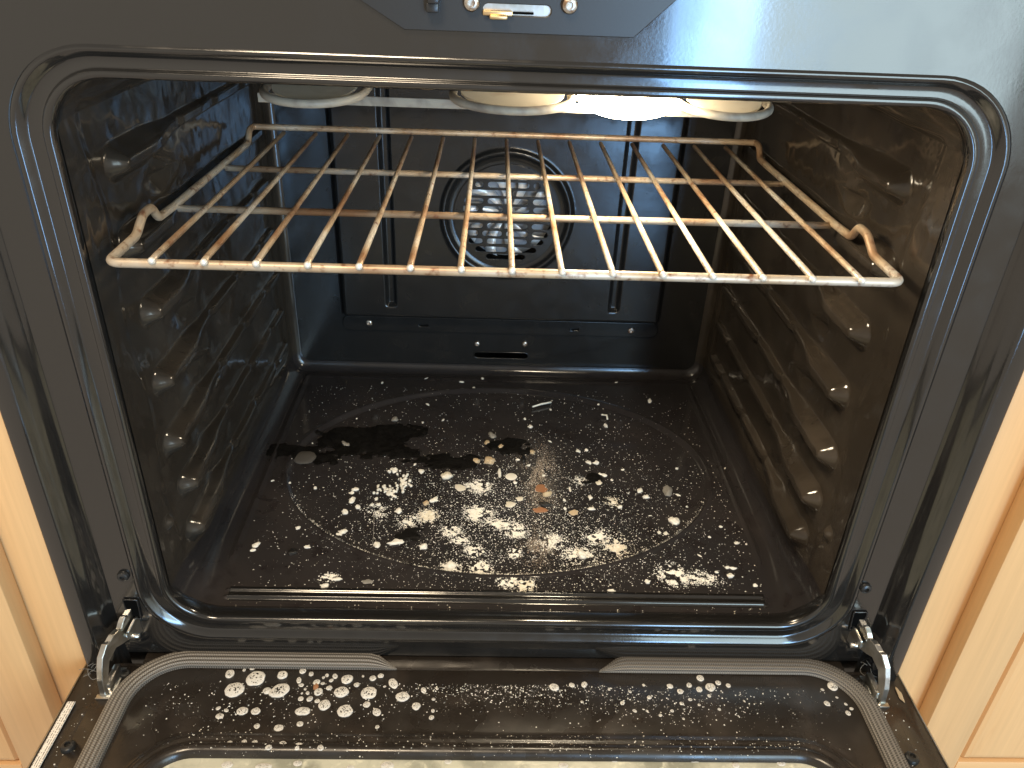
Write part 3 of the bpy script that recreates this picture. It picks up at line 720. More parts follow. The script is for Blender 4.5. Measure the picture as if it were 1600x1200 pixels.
# ============================================================ CABINETS either side
def cabinet(sg, label):
    ref = 'left' if sg < 0 else 'right'
    x_in = .3835
    root = tag(empty('kitchen_cabinet', (sg*.6, 0, -.6)), label, 'cabinet', 'maple cabinets flanking the oven')
    bx = lambda n, a, b, m, p, bev=.0015: box(n, (sg*a[0], a[1], a[2]), (sg*b[0], b[1], b[2]), m, p, bev)
    bx('face_frame', (x_in, 0.000, -.9), (.455, .019, .9), M['wood_z'], root)
    bx('cabinet_side', (x_in+.001, .0195, -.9), (.415, .58, .9), M['wood_z'], root)
    bx('frame_interior', (.456, .008, -.9), (1.0, .02, .9), M['wood_panel'], root)
    d = empty('cabinet_door', (sg*.7, -.01, 0), root)
    x0 = .4290 if sg < 0 else .4305; ys, ye = -.0205, -.0012; zb = -.245 if sg < 0 else -.228; zr = zb+.055
    bx('door_stile', (x0, ys, zb), (x0+.050, ye, .9), M['wood_z'], d, .002)
    bx('door_stile', (.90, ys, zb), (.95, ye, .9), M['wood_z'], d, .002)
    bx('door_rail', (x0+.0503, ys+.0003, zb), (.8997, ye, zr), M['wood_x'], d, .002)
    # raised panel with bevelled border
    bm = bmesh.new(); xa, xb, za, zt = x0+.0495, .9005, zr-.001, .9
    rings = [((xa, xb, za, zt), -.012), ((xa+.003, xb-.003, za+.003, zt), -.012), ((xa+.006, xb-.006, za+.007, zt), -.0185), ((xa+.010, xb-.010, za+.012, zt), -.0200)]
    vs = [[bm.verts.new((sg*x, y, z)) for x, z in ((a, c), (b, c), (b, e_), (a, e_))] for (a, b, c, e_), y in rings]
    for r0, r1 in zip(vs[:-1], vs[1:]):
        for k in range(4): bm.faces.new((r0[k], r0[(k+1) % 4], r1[(k+1) % 4], r1[k]))
    bm.faces.new(vs[-1]); bmesh.ops.recalc_face_normals(bm, faces=bm.faces)
    bm_obj('door_panel', bm, M['wood_panel'], d)
cabinet(-1, 'pale maple cabinet with raised panel door on the left of the oven')
cabinet(1, 'pale maple cabinet with raised panel door on the right of the oven')

# ============================================================ RESIDUE ON THE OVEN FLOOR
ZFL = ZF-.0028
def floor_z(x, y):
    f = math.sqrt((x/.2555)**2+((y-.2535)/.187)**2)
    t = min(max((f-.955)/.037, 0), 1); return ZF-.0030*(1-t*t*(3-2*t))
def lump_mesh(name, seed, sub=2, flat=1.0, rough=.35, open_base=False):
    bm = bmesh.new(); bmesh.ops.create_icosphere(bm, subdivisions=sub, radius=1)
    rs = np.random.default_rng(seed); o = rs.random(3)*50
    for v in bm.verts:
        n = float(fbm(v.co.x*1.7+o[0]+v.co.z, v.co.y*1.7+o[1]+v.co.z*.7, 4))-.5
        v.co *= 1+rough*2*n
        if v.co.z < -.3: v.co.z = -.3
        v.co.z = (v.co.z+.3)*.75*flat
    if open_base: bmesh.ops.delete(bm, geom=[f for f in bm.faces if all(v.co.z < 1e-4 for v in f.verts)], context='FACES')
    m = bpy.data.meshes.new(name); bm.to_mesh(m); bm.free(); m.polygons.foreach_set('use_smooth', [True]*len(m.polygons)); return m
LM = {k: [] for k in ('crumb', 'cream', 'tan', 'rust', 'grey', 'char')}
for k in LM:
    for s in range(6 if k == 'crumb' else 2):
        m = lump_mesh(k+'_lump', 100+s+len(k)*7, 3, 1.0, .62); m.materials.append(M[k]); LM[k].append(m)
def put_lump(name, px, py, w, h, kind, label, cat, group=None, zoff=0, ht=None, ang=None):
    p = on(px, py, 2, ZFL); z = floor_z(p.x, p.y)
    p = on(px, py, 2, z)
    dep = (p-CAM).dot(cf_); sx = w/2*dep/FPX*1.0; sy = h/2*dep/FPX/abs((p-CAM).normalized().z)
    o = bpy.data.objects.new(name, random.choice(LM[kind])); COL.objects.link(o)
    o.location = (p.x, p.y, z-.0001+zoff)
    o.scale = (sx, sy, ht if ht else min(sx, sy)*.75)
    if ang is not None: o.rotation_euler = (0, 0, ang)
    elif .7 < w/h < 1.4: o.rotation_euler = (0, 0, random.uniform(0, 6.28))
    return tag(o, label, cat, group)
G1 = 'white crumbs scattered over the oven floor'
def zc(ox, oy, lst, k=.175):
    return [(ox+a*k, oy+b*k, w*k, h*k) for a, b, w, h in lst]
crumbs = zc(420, 640, [(1360, 550, 52, 48), (745, 810, 70, 60), (795, 870, 66, 38), (680, 915, 80, 46), (980, 850, 52, 30), (920, 850, 40, 26), (960, 800, 40, 34), (975, 685, 28, 40), (1305, 490, 28, 28),
      (415, 700, 42, 26), (190, 655, 26, 20), (35, 635, 24, 20), (1160, 910, 78, 56), (1215, 1000, 70, 34), (1300, 965, 36, 30), (670, 1085, 70, 34), (630, 1115, 40, 40), (390, 300, 18, 16), (785, 80, 18, 18), (1555, 95, 26, 24), (1375, 115, 26, 20), (1480, 800, 46, 60), (770, 715, 56, 56), (740, 745, 60, 26), (260, 1060, 50, 34)])
crumbs += zc(650, 660, [(1020, 40, 46, 30), (745, 450, 44, 90), (45, 440, 48, 46), (905, 335, 36, 26), (1195, 170, 24, 28), (1450, 260, 34, 32), (1520, 250, 30, 22), (1540, 360, 46, 40), (1375, 600, 24, 60), (1555, 670, 46, 44), (1325, 695, 34, 30), (1330, 770, 40, 26), (160, 700, 60, 52), (1140, 475, 40, 20), (885, 540, 46, 28), (1005, 385, 34, 26), (1565, 775, 80, 30), (75, 1110, 70, 50), (600, 1155, 30, 28)])
crumbs += zc(900, 700, [(567, 382, 60, 50), (625, 440, 70, 38), (910, 420, 28, 30), (255, 245, 50, 36), (215, 235, 40, 28), (115, 130, 46, 40), (180, 135, 76, 32), (418, 195, 28, 24), (900, 185, 28, 24), (320, 288, 32, 20), (740, 757, 42, 30), (800, 765, 46, 36), (1100, 960, 26, 36), (1430, 850, 62, 26), (1190, 797, 32, 24), (1350, 1070, 52, 30), (1400, 1075, 44, 56), (1255, 1110, 42, 26), (140, 545, 72, 34), (125, 440, 34, 50), (390, 530, 58, 34), (1520, 860, 22, 18), (640, 1190, 62, 28), (1290, 705, 36, 26), (660, 605, 18, 24), (990, 525, 24, 20), (1325, 185, 24, 22), (20, 30, 40, 34), (95, 20, 34, 26)])
crumbs += [(703, 885, 26, 12), (507, 916, 16, 8), (526, 905, 18, 6), (955, 923, 15, 5), (1011, 909, 11, 7), (535, 832, 15, 8), (619, 848, 15, 20), (661, 855, 15, 10), (589, 852, 12, 11), (909, 867, 20, 14), (946, 665, 9, 6), (1015, 627, 8, 8), (666, 592, 5, 4), (754, 592, 7, 4), (828, 667, 8, 5), (721, 597, 5, 4), (400, 852, 10, 12), (395, 860, 8, 6), (480, 855, 12, 6), (372, 790, 6, 6), (560, 925, 10, 6), (1180, 915, 8, 6), (1140, 900, 14, 8), (820, 655, 5, 4), (935, 632, 4, 4), (740, 606, 5, 3), (668, 632, 5, 5), (597, 598, 4, 4), (860, 560+80, 4, 4), (1029, 600, 4, 3), (963, 598, 5, 4)]
def region(x, y):
    if y < 690: return 'at the back of the oven floor'
    if y > 875: return 'between the embossed ring and the ridge'
    if x < 660: return 'on the left of the powder field'
    if x > 925: return 'on the right of the powder field'
    return 'within the powder field'
def ranked(items, reg, what, group):
    out = []
    order = {}
    for r in set(reg(x, y) for x, y, w, h in items):
        ids = sorted([i for i, (x, y, w, h) in enumerate(items) if reg(x, y) == r], key=lambda i: -items[i][2]*items[i][3])
        for k, i in enumerate(ids):
            order[i] = (f"{('largest', 'second largest', 'third largest')[k]} {what} {r}" if k < 3 else f'one of the smaller {what}s {r}', group+' '+r)
    return [order[i] for i in range(len(items))]
for (x, y, w, h), (lab, grp) in zip(crumbs, ranked(crumbs, region, 'loose white crumb', 'white crumbs')):
    put_lump('crumb', x, y, w*.82, h*.82, 'crumb', lab, 'crumb', grp)
# distinct pieces
spec = [('food_flake', 798.8, 744.9, 18.5, 11, 'oval', 'large flat oval white flake at the centre of the oven floor', 'flake', .0012),
        ('crumb', 1052.5, 814.8, 15, 13.5, 'crumb', 'lone biggest round white crumb near the right side of the oven floor', 'crumb', None),
        ('food_flake', 716.5, 728.3, 12.5, 6, 'cream', 'flat cream flake lying in the black grease strip', 'flake', .001),
        ('dried_drip', 476, 716, 38, 19, 'drip', 'dried grey oval drip at the left edge of the black grease patch', 'residue', .0044),
        ('grey_lump', 538.5, 694, 11.5, 11, 'grey', 'small grey lump stuck in the big black grease patch', 'residue', None),
        ('grey_lump', 617, 655, 11, 7, 'grey', 'grey lump just behind the big black grease patch', 'residue', None),
        ('grey_lump', 1043.5, 770, 16, 16, 'grey', 'blue-grey lump alone on the right half of the oven floor', 'residue', None),
        ('grey_lump', 768, 680, 11, 10, 'grey', 'grey lump behind the smaller black grease patch', 'residue', None),
        ('charred_bit', 818, 718, 7.5, 11, 'char', 'black charred bit beside the small grease patch', 'charred bit', .004),
        ('charred_bit', 854, 789, 10.5, 12, 'char', 'black charred bit in front of the pinkish ball of residue', 'charred bit', .004),
        ('residue_ball', 854.8, 774, 10.5, 11, 'tan', 'pinkish tan ball of residue on the rusty spot', 'residue', .005),
        ('toasted_lump', 744.5, 721, 14, 9, 'tan', 'toasted tan lump left of the centre beside the black grease strip', 'residue', None),
        ('toasted_lump', 765.5, 720.5, 20, 12, 'tan', 'widest toasted orange lump by the black grease', 'residue', None),
        ('toasted_lump', 761.5, 692, 10, 8, 'tan', 'small round orange lump inside the smaller grease patch', 'residue', None),
        ('toasted_lump', 783, 699, 12, 7.5, 'tan', 'jagged pink flake inside the smaller grease patch', 'flake', None),
        ('toasted_lump', 832, 707, 10.5, 7, 'tan', 'tan lump right of the smaller grease patch', 'residue', None),
        ('toasted_lump', 696.5, 744.5, 22, 12, 'cream', 'pinkish cream lump in front of the black grease strip', 'residue', None),
        ('toasted_lump', 666, 787, 12, 8, 'tan', 'yellowish lump left of the white powder', 'residue', None),
        ('dried_drip', 720, 762, 18, 14, 'cream', 'pale yellow ring-shaped drip behind the powder', 'residue', .0012),
        ('dried_drip', 812, 780, 13, 9, 'cream', 'cream oval drip beside the rusty spot', 'residue', .0012),
        ('dried_drip', 797, 789, 17, 13, 'cream', 'yellowish crusty drip at the centre of the powder', 'residue', .0016),
        ('dried_drip', 897, 801.5, 20, 10, 'tan', 'toasted tan drip right of the charred bit', 'residue', .0012),
        ('dried_drip', 935, 754, 13, 9, 'cream', 'cream drip right of the rusty spot under a white crumb', 'residue', .0012),
        ('rust_spot', 845, 762, 21, 13, 'rust', 'rusty brown spot burnt onto the oven floor', 'stain', .0007),
        ('rust_spot', 845, 797, 22, 9, 'rust', 'smaller rusty spot in front of the charred bit', 'stain', .0007),
        ('grey_lump', 575, 909, 17, 7, 'grey', 'flat grey smear near the front left of the oven floor', 'residue', .001),
        ('grey_lump', 458, 863, 14, 10, 'char', 'black crusted lump near the left front of the oven floor', 'charred bit', None)]
LM['oval'] = [lump_mesh('oval_flake', 501, 3, 1.0, .10)]; LM['oval'][0].materials.append(M['crumb'])
LM['drip'] = [lump_mesh('oval_drip', 503, 3, 1.0, .12)]; LM['drip'][0].materials.append(mat('dark_grey_drip', (.065, .06, .054), .7, spec=.2, bump=(500, .6, .0008), var=(200, (.12, .11, .10), .5, .7)))
for n_, x, y, w, h, k, lab, cat, ht in spec:
    q_ = .82 if k in ('tan', 'cream', 'rust') and n_ != 'rust_spot' else 1
    put_lump(n_, x, y, w*q_, h*q_, k, lab, cat, None, 0, ht, 0 if k in ('oval', 'drip') else None)
# white stick and curved flake
a, b = on(832, 636.5, 2, ZF), on(861, 629.5, 2, ZF)
o = tube('food_sliver', [(a.x, a.y, ZF+.0010), ((a.x+b.x)/2, (a.y+b.y)/2+.0008, ZF+.0014), (b.x, b.y, ZF+.0010)], [.0011, .0013, .0012], M['crumb']); tag(o, 'long thin white sliver near the back of the oven floor', 'crumb')
a = on(940, 649, 2, ZF); b = on(949, 656, 2, ZF); c = on(948, 650, 2, ZF)
o = tube('food_sliver', [(a.x, a.y, ZF+.0010), (c.x, c.y, ZF+.0012), (b.x, b.y, ZF+.0010)], .0012, M['crumb']); tag(o, 'short curved white sliver at the back right of the oven floor', 'crumb')

# heaps of white flakes: many lumps joined because they are stuck together
def cluster(name, pts, m, label, cat, group=None):
    V = []; F = []; 
    rs = np.random.default_rng(int(pts[0][0]*7))
    for (px, py, w) in pts:
        p = on(px, py, 2, ZFL); z = floor_z(p.x, p.y); r = w/2*(p-CAM).dot(cf_)/FPX
        base = len(V); bm = bmesh.new(); bmesh.ops.create_icosphere(bm, subdivisions=1, radius=1)
        bm.verts.ensure_lookup_table()
        for v in bm.verts:
            k = rs.uniform(.75, 1.2); V.append((p.x+v.co.x*r*k, p.y+v.co.y*r*k*1.25, z+max(0, (v.co.z*k+.3))*r*.9))
        for f in bm.faces: F.append(tuple(base+v.index for v in f.verts))
        bm.free()
    return tag(obj(name, V, F, m), label, cat, group)
def heap(ox, oy, cx, cy, w, h, n, s0, s1, k=.175):
    return [(ox+k*(cx+random.gauss(0, .28)*w), oy+k*(cy+random.gauss(0, .28)*h), random.uniform(s0, s1)) for _ in range(n)]
cluster('flake_heap', heap(420, 640, 1075, 740, 160, 90, 46, 3, 6), M['crumb'], 'biggest heap of stuck white flakes left of the powder', 'flakes')
cluster('flake_heap', heap(420, 640, 1205, 645, 110, 130, 44, 3, 6), M['crumb'], 'second heap of stuck white flakes right behind the biggest heap', 'flakes')
cluster('flake_heap', heap(420, 640, 1115, 555, 80, 70, 18, 3, 6), M['crumb'], 'small white flake heap behind the two bigger heaps', 'flakes')

# splashes of dry white powder: grains lying together
def splash(px, py, w, h, n, label, m='crumb', ang=0, big=1.0, cat='powder'):
    c = on(px, py, 2, ZFL); dep = (c-CAM).dot(cf_); sx = w/2*dep/FPX; sy = h/2*dep/FPX/abs((c-CAM).normalized().z)
    V = []; F = []
    seed = (px*.37, py*.53); k = 0; tries = 0
    while k < n and tries < n*12:
        tries += 1
        u, v = random.gauss(0, .56), random.gauss(0, .56)
        if float(fbm(u*2.6+seed[0], v*2.6+seed[1], 3)) < random.uniform(.36, .50): continue
        x = c.x+sx*(u*math.cos(ang)-v*math.sin(ang)); y = c.y+sy*(u*math.sin(ang)+v*math.cos(ang)); z = floor_z(x, y)
        r = abs(random.gauss(0, .00034))*big+.00015; b0 = len(V); a = random.uniform(0, 6.28)
        for q in range(4): t = a+q*math.pi/2+random.uniform(-.4, .4); rr = r*random.uniform(.7, 1.4); V.append((x+rr*math.cos(t), y+rr*math.sin(t), z))
        V.append((x, y, z+r*random.uniform(.5, 1.0)))
        for q in range(4): F.append((b0+q, b0+(q+1) % 4, b0+4))
        k += 1
    return tag(obj('powder_splash', V, F, M[m], None, False), label, cat, 'splashes of dried white powder on the oven floor')
sp = [(748, 802, 34, 20, 900, 'broadest white powder splash at the centre of the oven floor'), (778, 819, 34, 12, 520, 'long narrow white powder splash in front of the broadest one'),
      (806, 830, 30, 20, 520, 'ragged white powder splash right of the long narrow one'), (748, 760, 38, 17, 520, 'faint powder splash behind the yellowish drips', ),
      (704, 830, 30, 16, 430, 'white powder splash left of the broadest one'), (720, 844, 26, 11, 300, 'small powder splash just in front of the left one'),
      (741, 860, 26, 15, 330, 'round powder splash near the embossed ring at the front'), (804, 864, 16, 13, 200, 'small round powder splash in front of the rusty glare'),
      (962, 853, 34, 24, 620, 'thick yellowish white splash right of the powder field', 'cream'), (932, 838, 30, 18, 420, 'grainy powder splash behind the thick yellowish one'),
      (754, 888, 28, 17, 420, 'powder splash lying across the front of the embossed ring'), (704, 886, 26, 13, 320, 'powder splash left of the one across the ring'),
      (794, 910, 25, 18, 380, 'left of the two round splashes nearest the front ridge'), (819, 914, 24, 20, 420, 'right of the two round splashes nearest the front ridge', 'cream'),
      (1052, 902, 40, 24, 640, 'bright white smear near the front right of the oven floor'), (1095, 906, 50, 16, 360, 'streaky white smear trailing right of the bright smear'),
      (670, 806, 26, 17, 380, 'pale round splash at the left edge of the powder', 'cream'), (668, 803, 22, 15, 260, 'yellowish heart of the pale left splash', 'cream'),
      (905, 752, 24, 12, 260, 'flaky splash right of the rusty spot'), (955, 784, 22, 11, 240, 'pale splash beside the two crumbs on the right', 'cream'),
      (514, 905, 24, 9, 220, 'thin white smear near the front left ridge end'), (640, 815, 30, 18, 160, 'sparse powder splash left of the pale round splash'),
      (862, 845, 40, 24, 420, 'loose powder splash in front of the rusty glare'), (905, 868, 44, 22, 420, 'wide loose splash between the ring and the thick splash'), (590, 800, 40, 26, 120, 'sparse powder near the curled hair'),
      (846, 748, 52, 92, 1500, 'brown grain streak painting the fan reflection, running towards the front through the rusty spot', 'fan_sheen'), (838, 852, 46, 56, 900, 'brown grain patch continuing the painted fan reflection at the front of the streak', 'fan_sheen')]  # last two: brown grains paint the fan's reflection onto the floor
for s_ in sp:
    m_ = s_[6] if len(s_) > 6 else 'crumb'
    splash(*s_[:4], int(s_[4]*3.8), s_[5], m=m_, big=(.38 if m_ == 'fan_sheen' else .9))

# fine dust: uncountable grains
def dust(name, n, fn, m, label, cat, rmin, rmax, parent=None, zf=floor_z):
    V = []; F = []
    for _ in range(n):
        x, y = fn(); z = zf(x, y); r = rmin+(rmax-rmin)*random.random()**3; b0 = len(V); a = random.uniform(0, 6.28)
        for q in range(4): t = a+q*math.pi/2+random.uniform(-.4, .4); rr = r*random.uniform(.7, 1.3); V.append((x+rr*math.cos(t), y+rr*math.sin(t), z+.00005))
        V.append((x, y, z+r*.8))
        for q in range(4): F.append((b0+q, b0+(q+1) % 4, b0+4))
    o = obj(name, V, F, m, parent, False); return tag(o, label, cat, None, 'stuff')
def pick():
    t = random.random()
    while True:
        if t < .50: x, y = random.gauss(.01, .085), random.gauss(.155, .062)
        elif t < .72: x, y = random.gauss(.08, .12), random.gauss(.14, .07)
        elif t < .80:
            a = random.uniform(math.pi*1.1, math.pi*1.9); x, y = .253*math.cos(a)+random.gauss(0, .003), .2535+.186*math.sin(a)+random.gauss(0, .002)
        else: x, y = random.uniform(-.26, .265), random.uniform(.045, .44)**1.0
        if abs(x) < .272 and .046 < y < .455: return x, y
dust('floor_dust', 15000, pick, M['crumb'], 'fine white dust and grit sprinkled over the oven floor', 'dust', .00018, .00085)
def pick2(): return random.uniform(-.27, .27), random.uniform(.010, .030)
dust('floor_grit', 160, pick2, M['cream'], 'scattered grit in front of the floor ridge', 'grit', .0002, .0008, zf=lambda x, y: ZF+.0002)

# burnt grease crusts: thin lumpy sheets with ragged edges
def crust(name, px, py, hx, hy, shape, label, thr=.5, seed=0, n=(150, 90), m='grease'):
    c = on(px, py, 2, ZFL); xs = np.linspace(-hx, hx, n[0]); ys = np.linspace(-hy, hy, n[1]); X, Y = np.meshgrid(xs, ys)
    f = shape(X/hx, Y/hy)+1.15*(fbm(X*55+seed, Y*75+seed*2, 6)-.5)*2-thr
    mask = f > 0
    Zb = np.vectorize(floor_z)(X+c.x, Y+c.y)
    Z = Zb+.00025+np.clip(f, 0, .5)*.0022+.0010*(fbm(X*160, Y*160+seed, 3))*np.clip(f*4, 0, 1)
    idx = np.arange(X.size).reshape(X.shape); k = mask[:-1, :-1] & mask[1:, 1:] & mask[:-1, 1:] & mask[1:, :-1]
    F = np.stack([idx[:-1, :-1][k], idx[:-1, 1:][k], idx[1:, 1:][k], idx[1:, :-1][k]], -1)
    u, inv = np.unique(F.ravel(), return_inverse=True)
    P = np.stack([X+c.x, Y+c.y, Z], -1).reshape(-1, 3)[u]
    return tag(obj(name, P, inv.reshape(-1, 4).tolist(), M[m]), label, 'grease patch')
el = lambda cx, cy, rx, ry, s=0: (lambda x, y: 1-((x-cx-s*y)/rx)**2-((y-cy)/ry)**2)
def big(x, y): return np.maximum(el(.20, .30, .62, .52, .5)(x, y), np.maximum(.75*el(-.45, -.30, .60, .30)(x, y), .7*el(.55, -.15, .55, .22)(x, y)))
crust('burnt_grease', 530, 697, .108, .066, big, 'big black patch of burnt grease on the left of the oven floor', .02, 3)
crust('burnt_grease', 795, 697, .040, .030, el(0, 0, .85, .7), 'smaller black grease patch behind the rusty spot', .2, 9, (80, 60))
crust('burnt_grease', 693, 722, .058, .024, el(0, 0, .95, .75), 'narrow black grease strip joining the two grease patches', .2, 15, (100, 50))
crust('burnt_grease', 640, 838, .030, .022, el(0, 0, .8, .8), 'small faint black grease patch left of the powder near the ring', .55, 21, (70, 50))
crust('burnt_grease', 334, 882, .012, .040, el(0, 0, .6, .95, .25), 'thin black drip along the left edge near the front ridge', .35, 27, (40, 110))
crust('burnt_grease', 928, 745, .026, .030, el(0, 0, .8, .8), 'small faint black grease patch right of the rusty spot', .6, 33, (60, 60))
# curled hair
P = [on(582+22*math.sin(t)*.55-8*t, 852-45*t+6*math.sin(t*5), 2, ZF-.002) for t in np.linspace(0, 1, 12)]
o = tube('curled_hair', [(p.x, p.y, ZF-.0020+.0012*math.sin(i*.5)+.0008) for i, p in enumerate(P)], .00028, M['grey'], None, 6); tag(o, 'thin curled hair lying left of the powder', 'hair')

# ============================================================ FOAM ON THE DOOR
def door_z(x, y):
    d = -( (GY0-y) ) if abs(x) < GXH else None
    if d is None: return ZD
    if d < 0: return ZD-.0030
    hs = [p[0] for p in gp]; vs = [p[1] for p in gp]
    return ZD+float(np.interp(d, hs, vs))
FM = []
for s in range(7):
    m = lump_mesh('foam_lump', 300+s, 3, .9, .17, True); m.materials.append(M['foam']); FM.append(m)
foam = [(340+a*.225, 1030+b*.225, w*.225, h*.225) for a, b, w, h in [(85, 103, 60, 55), (265, 135, 128, 98), (120, 213, 125, 103), (430, 220, 112, 112), (343, 220, 55, 45), (590, 83, 46, 36), (565, 147, 34, 42), (580, 180, 30, 30), (650, 103, 32, 30), (815, 118, 36, 34), (900, 140, 75, 65), (688, 160, 45, 40), (700, 228, 60, 50), (775, 200, 46, 30), (860, 230, 106, 70), (965, 178, 38, 32), (1078, 133, 48, 36), (1133, 115, 42, 30), (1050, 235, 108, 82), (1220, 170, 60, 72), (1430, 215, 36, 40), (1380, 328, 60, 50), (1485, 405, 36, 32), (1105, 368, 56, 56), (1035, 315, 50, 42), (885, 362, 110, 82), (742, 320, 86, 70), (692, 290, 38, 28), (640, 275, 42, 36), (578, 275, 40, 28), (625, 235, 26, 26), (172, 362, 80, 52), (265, 362, 66, 46), (15, 395, 46, 42), (273, 465, 40, 34), (423, 478, 66, 42), (573, 450, 48, 32), (240, 63, 36, 24), (760, 112, 26, 24), (790, 147, 28, 26), (1108, 470, 28, 26), (1160, 190, 18, 18), (1525, 205, 20, 18), (1500, 278, 24, 22), (1495, 358, 26, 24), (60, 355, 28, 26), (5, 340, 28, 28), (80, 590, 46, 42), (180, 590, 42, 60), (255, 590, 50, 46), (355, 612, 50, 36), (455, 600, 56, 60), (560, 605, 56, 56), (715, 615, 46, 42), (870, 612, 30, 30), (1240, 600, 36, 32), (1310, 605, 40, 30), (1160, 605, 26, 24), (185, 75, 22, 20), (300, 55, 28, 14), (1010, 118, 18, 16), (735, 127, 22, 18), (730, 168, 24, 24), (608, 208, 20, 18), (585, 237, 16, 16)]]
foam += [(1040+a*.35, 780+b*.35, w*.35, h*.35) for a, b, w, h in [(155, 800, 34, 26), (200, 840, 42, 36), (105, 830, 24, 20), (150, 850, 28, 22), (65, 858, 28, 22), (20, 835, 26, 20), (235, 820, 26, 18), (280, 832, 22, 18), (720, 912, 28, 20), (815, 955, 24, 18), (830, 935, 16, 14), (110, 895, 16, 14), (72, 912, 18, 16), (195, 878, 16, 14), (700, 850, 14, 12), (805, 915, 14, 12), (765, 885, 12, 10), (240, 938, 14, 12), (150, 918, 14, 10), (30, 945, 16, 12), (80, 980, 12, 10), (350, 900, 10, 8)]]
foam += [(500+a*.35, 780+b*.35, w*.35, h*.35) for a, b, w, h in [(1045, 840, 38, 36), (1125, 830, 24, 22), (1180, 828, 26, 26), (1560, 835, 22, 20), (1470, 885, 20, 18), (1350, 910, 20, 18), (1405, 945, 16, 16), (1170, 905, 14, 12), (1385, 860, 14, 12), (1445, 830, 14, 12), (1290, 850, 12, 10), (1520, 965, 16, 14), (1460, 945, 12, 10)]]
def put_foam(px, py, w, h, label, group=None):
    p = on(px, py, 2, ZD); z = door_z(p.x, p.y); p = on(px, py, 2, z); dep = (p-CAM).dot(cf_)
    o = bpy.data.objects.new('foam_blob', random.choice(FM)); COL.objects.link(o); o.location = (p.x, p.y, z-.0002)
    sx, sy = w/2*dep/FPX, h/2*dep/FPX/abs((p-CAM).normalized().z); o.scale = (sx, sy, min(sx, sy, .006)*.42); o.rotation_euler = (0, 0, 0 if not .75 < w/h < 1.3 else random.uniform(0, 6.28))
    return tag(o, label, 'foam', group)
def fregion(x, y):
    if y > 1139: return 'on the bead along the door window'
    if x < 455: return 'at the left end of the foam patch'
    if x < 570: return 'in the middle of the foam patch'
    if x < 720: return 'at the right end of the foam patch'
    return 'on the right half of the door'
for (x, y, w, h), (lab, grp) in zip(foam, ranked(foam, fregion, 'white foam blob', 'foam blobs')): put_foam(x, y, w, h, lab, grp)
put_foam(629, 1089, 22.5, 14.5, 'smooth grey foam blob, rightmost of the large ones on the door')
put_foam(473, 1111.5, 23.5, 12.5, 'flat smooth oval foam blob with no bubbles near the window bead')
put_foam(441, 1055, 16, 12, 'wedge-shaped foam blob close behind the gasket')
put_foam(1301, 1073, 16, 12, 'lone large foam blob by the right curve of the gasket')
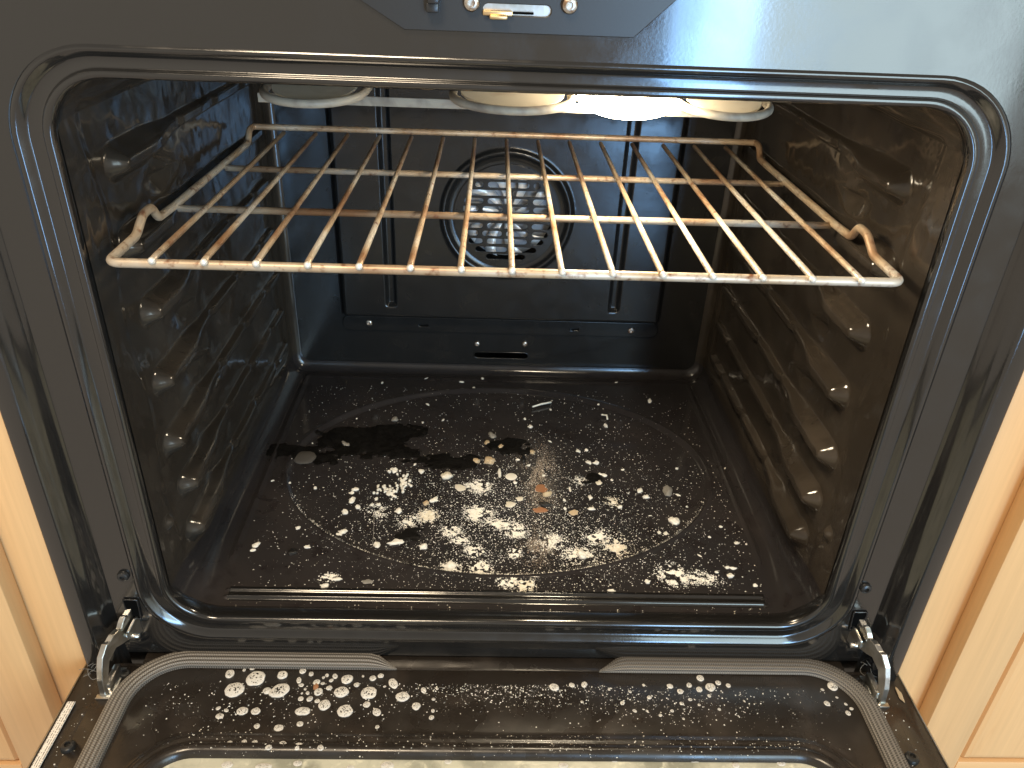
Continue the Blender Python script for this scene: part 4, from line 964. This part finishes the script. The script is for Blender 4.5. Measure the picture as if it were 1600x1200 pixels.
# foam on the glass
for i, (px, py, w, h) in enumerate([(355, 1195, 18, 10), (412, 1198, 26, 10), (465, 1193, 14, 8), (535, 1182, 16, 7), (605, 1196, 20, 12), (548, 1199, 12, 6), (700, 1190, 12, 7), (880, 1196, 16, 8), (1085, 1186, 22, 10), (1150, 1196, 12, 8), (1220, 1192, 14, 9), (960, 1188, 10, 6)]):
    p = on(px, py, 2, ZD-.003); dep = (p-CAM).dot(cf_)
    o = bpy.data.objects.new('foam_blob', FM[i % 7]); COL.objects.link(o); o.location = (p.x, p.y, ZD-.0031)
    sx, sy = w/2*dep/FPX, h/2*dep/FPX/abs((p-CAM).normalized().z); o.scale = (sx, sy, min(sx, sy)*.35)
    tag(o, 'foam blob spread on the door window glass', 'foam', 'foam blobs on the window glass')
def pickd():
    t = random.random()
    while True:
        if t < .30: x, y = random.gauss(.0, .055), random.gauss(-.035, .010)
        elif t < .55: x, y = random.gauss(.15, .06), random.gauss(-.045, .016)
        elif t < .70: x, y = random.gauss(-.20, .07), random.gauss(-.050, .018)
        elif t < .90: x, y = random.uniform(-.28, .28), random.uniform(-.104, -.082)
        else: x, y = random.uniform(-.31, .31), random.uniform(-.10, -.026)
        if abs(x) < .315 and -.104 < y < -.029: return x, y
dust('foam_droplets', 2600, pickd, M['crumb'], 'tiny white spray droplets covering the inner door panel', 'droplets', .00018, .00085, None, door_z)
def picks():
    s = random.choice((-1, 1)); return s*random.uniform(.352, .374), random.uniform(-.14, -.03)
dust('edge_droplets', 70, picks, M['crumb'], 'few spray droplets on the door margins outside the gasket', 'droplets', .0003, .0011, None, lambda x, y: ZD if abs(x) < .3625 else ZD-.0022)

# ---- small dirt on and beside the door
def put_bit(name, px, py, w, h, kind, label, cat, z):
    p = on(px, py, 2, z); dep = (p-CAM).dot(cf_); o = bpy.data.objects.new(name, LM[kind][0]); COL.objects.link(o); o.location = (p.x, p.y, z-.0001)
    sx, sy = w/2*dep/FPX, h/2*dep/FPX/abs((p-CAM).normalized().z); o.scale = (sx, sy, min(sx, sy)*.6); tag(o, label, cat)
put_bit('food_residue', 1406, 1085, 7, 18, 'tan', 'orange crusty residue stuck on the right door edge', 'residue', ZD-.0018)
put_bit('food_residue', 494, 1073, 8, 10, 'rust', 'reddish brown bit among the foam blobs', 'residue', ZD)
put_bit('food_residue', 288, 1179, 15, 8, 'rust', 'dark red bit at the left corner of the window glass', 'residue', ZD-.003)
for px, py, w, lab in ((146, 1046, 22, 'tangle of grey lint at the left end of the door'), (1362, 1040, 34, 'curled lint threads at the right end of the door')):
    V = []; F = []
    for k in range(7):
        c = on(px+random.uniform(-w, w)*.35, py+random.uniform(-7, 9), 2, ZD+.004); a0 = random.uniform(0, 6.28); r = random.uniform(.004, .009); q = random.uniform(2.2, 4.2)
        P = [(c.x+r*math.cos(a0+q*t), c.y+r*.8*math.sin(a0+q*t), max(ZD+.0004, c.z+.006*math.sin(q*t+k))) for t in np.linspace(0, 1, 10)]
        v, f = tube_geo(P, .00022, 4); b0 = len(V); V += v; F += [tuple(i+b0 for i in ff_) for ff_ in f]
    tag(obj('lint_tuft', V, F, M['grey']), lab, 'lint')
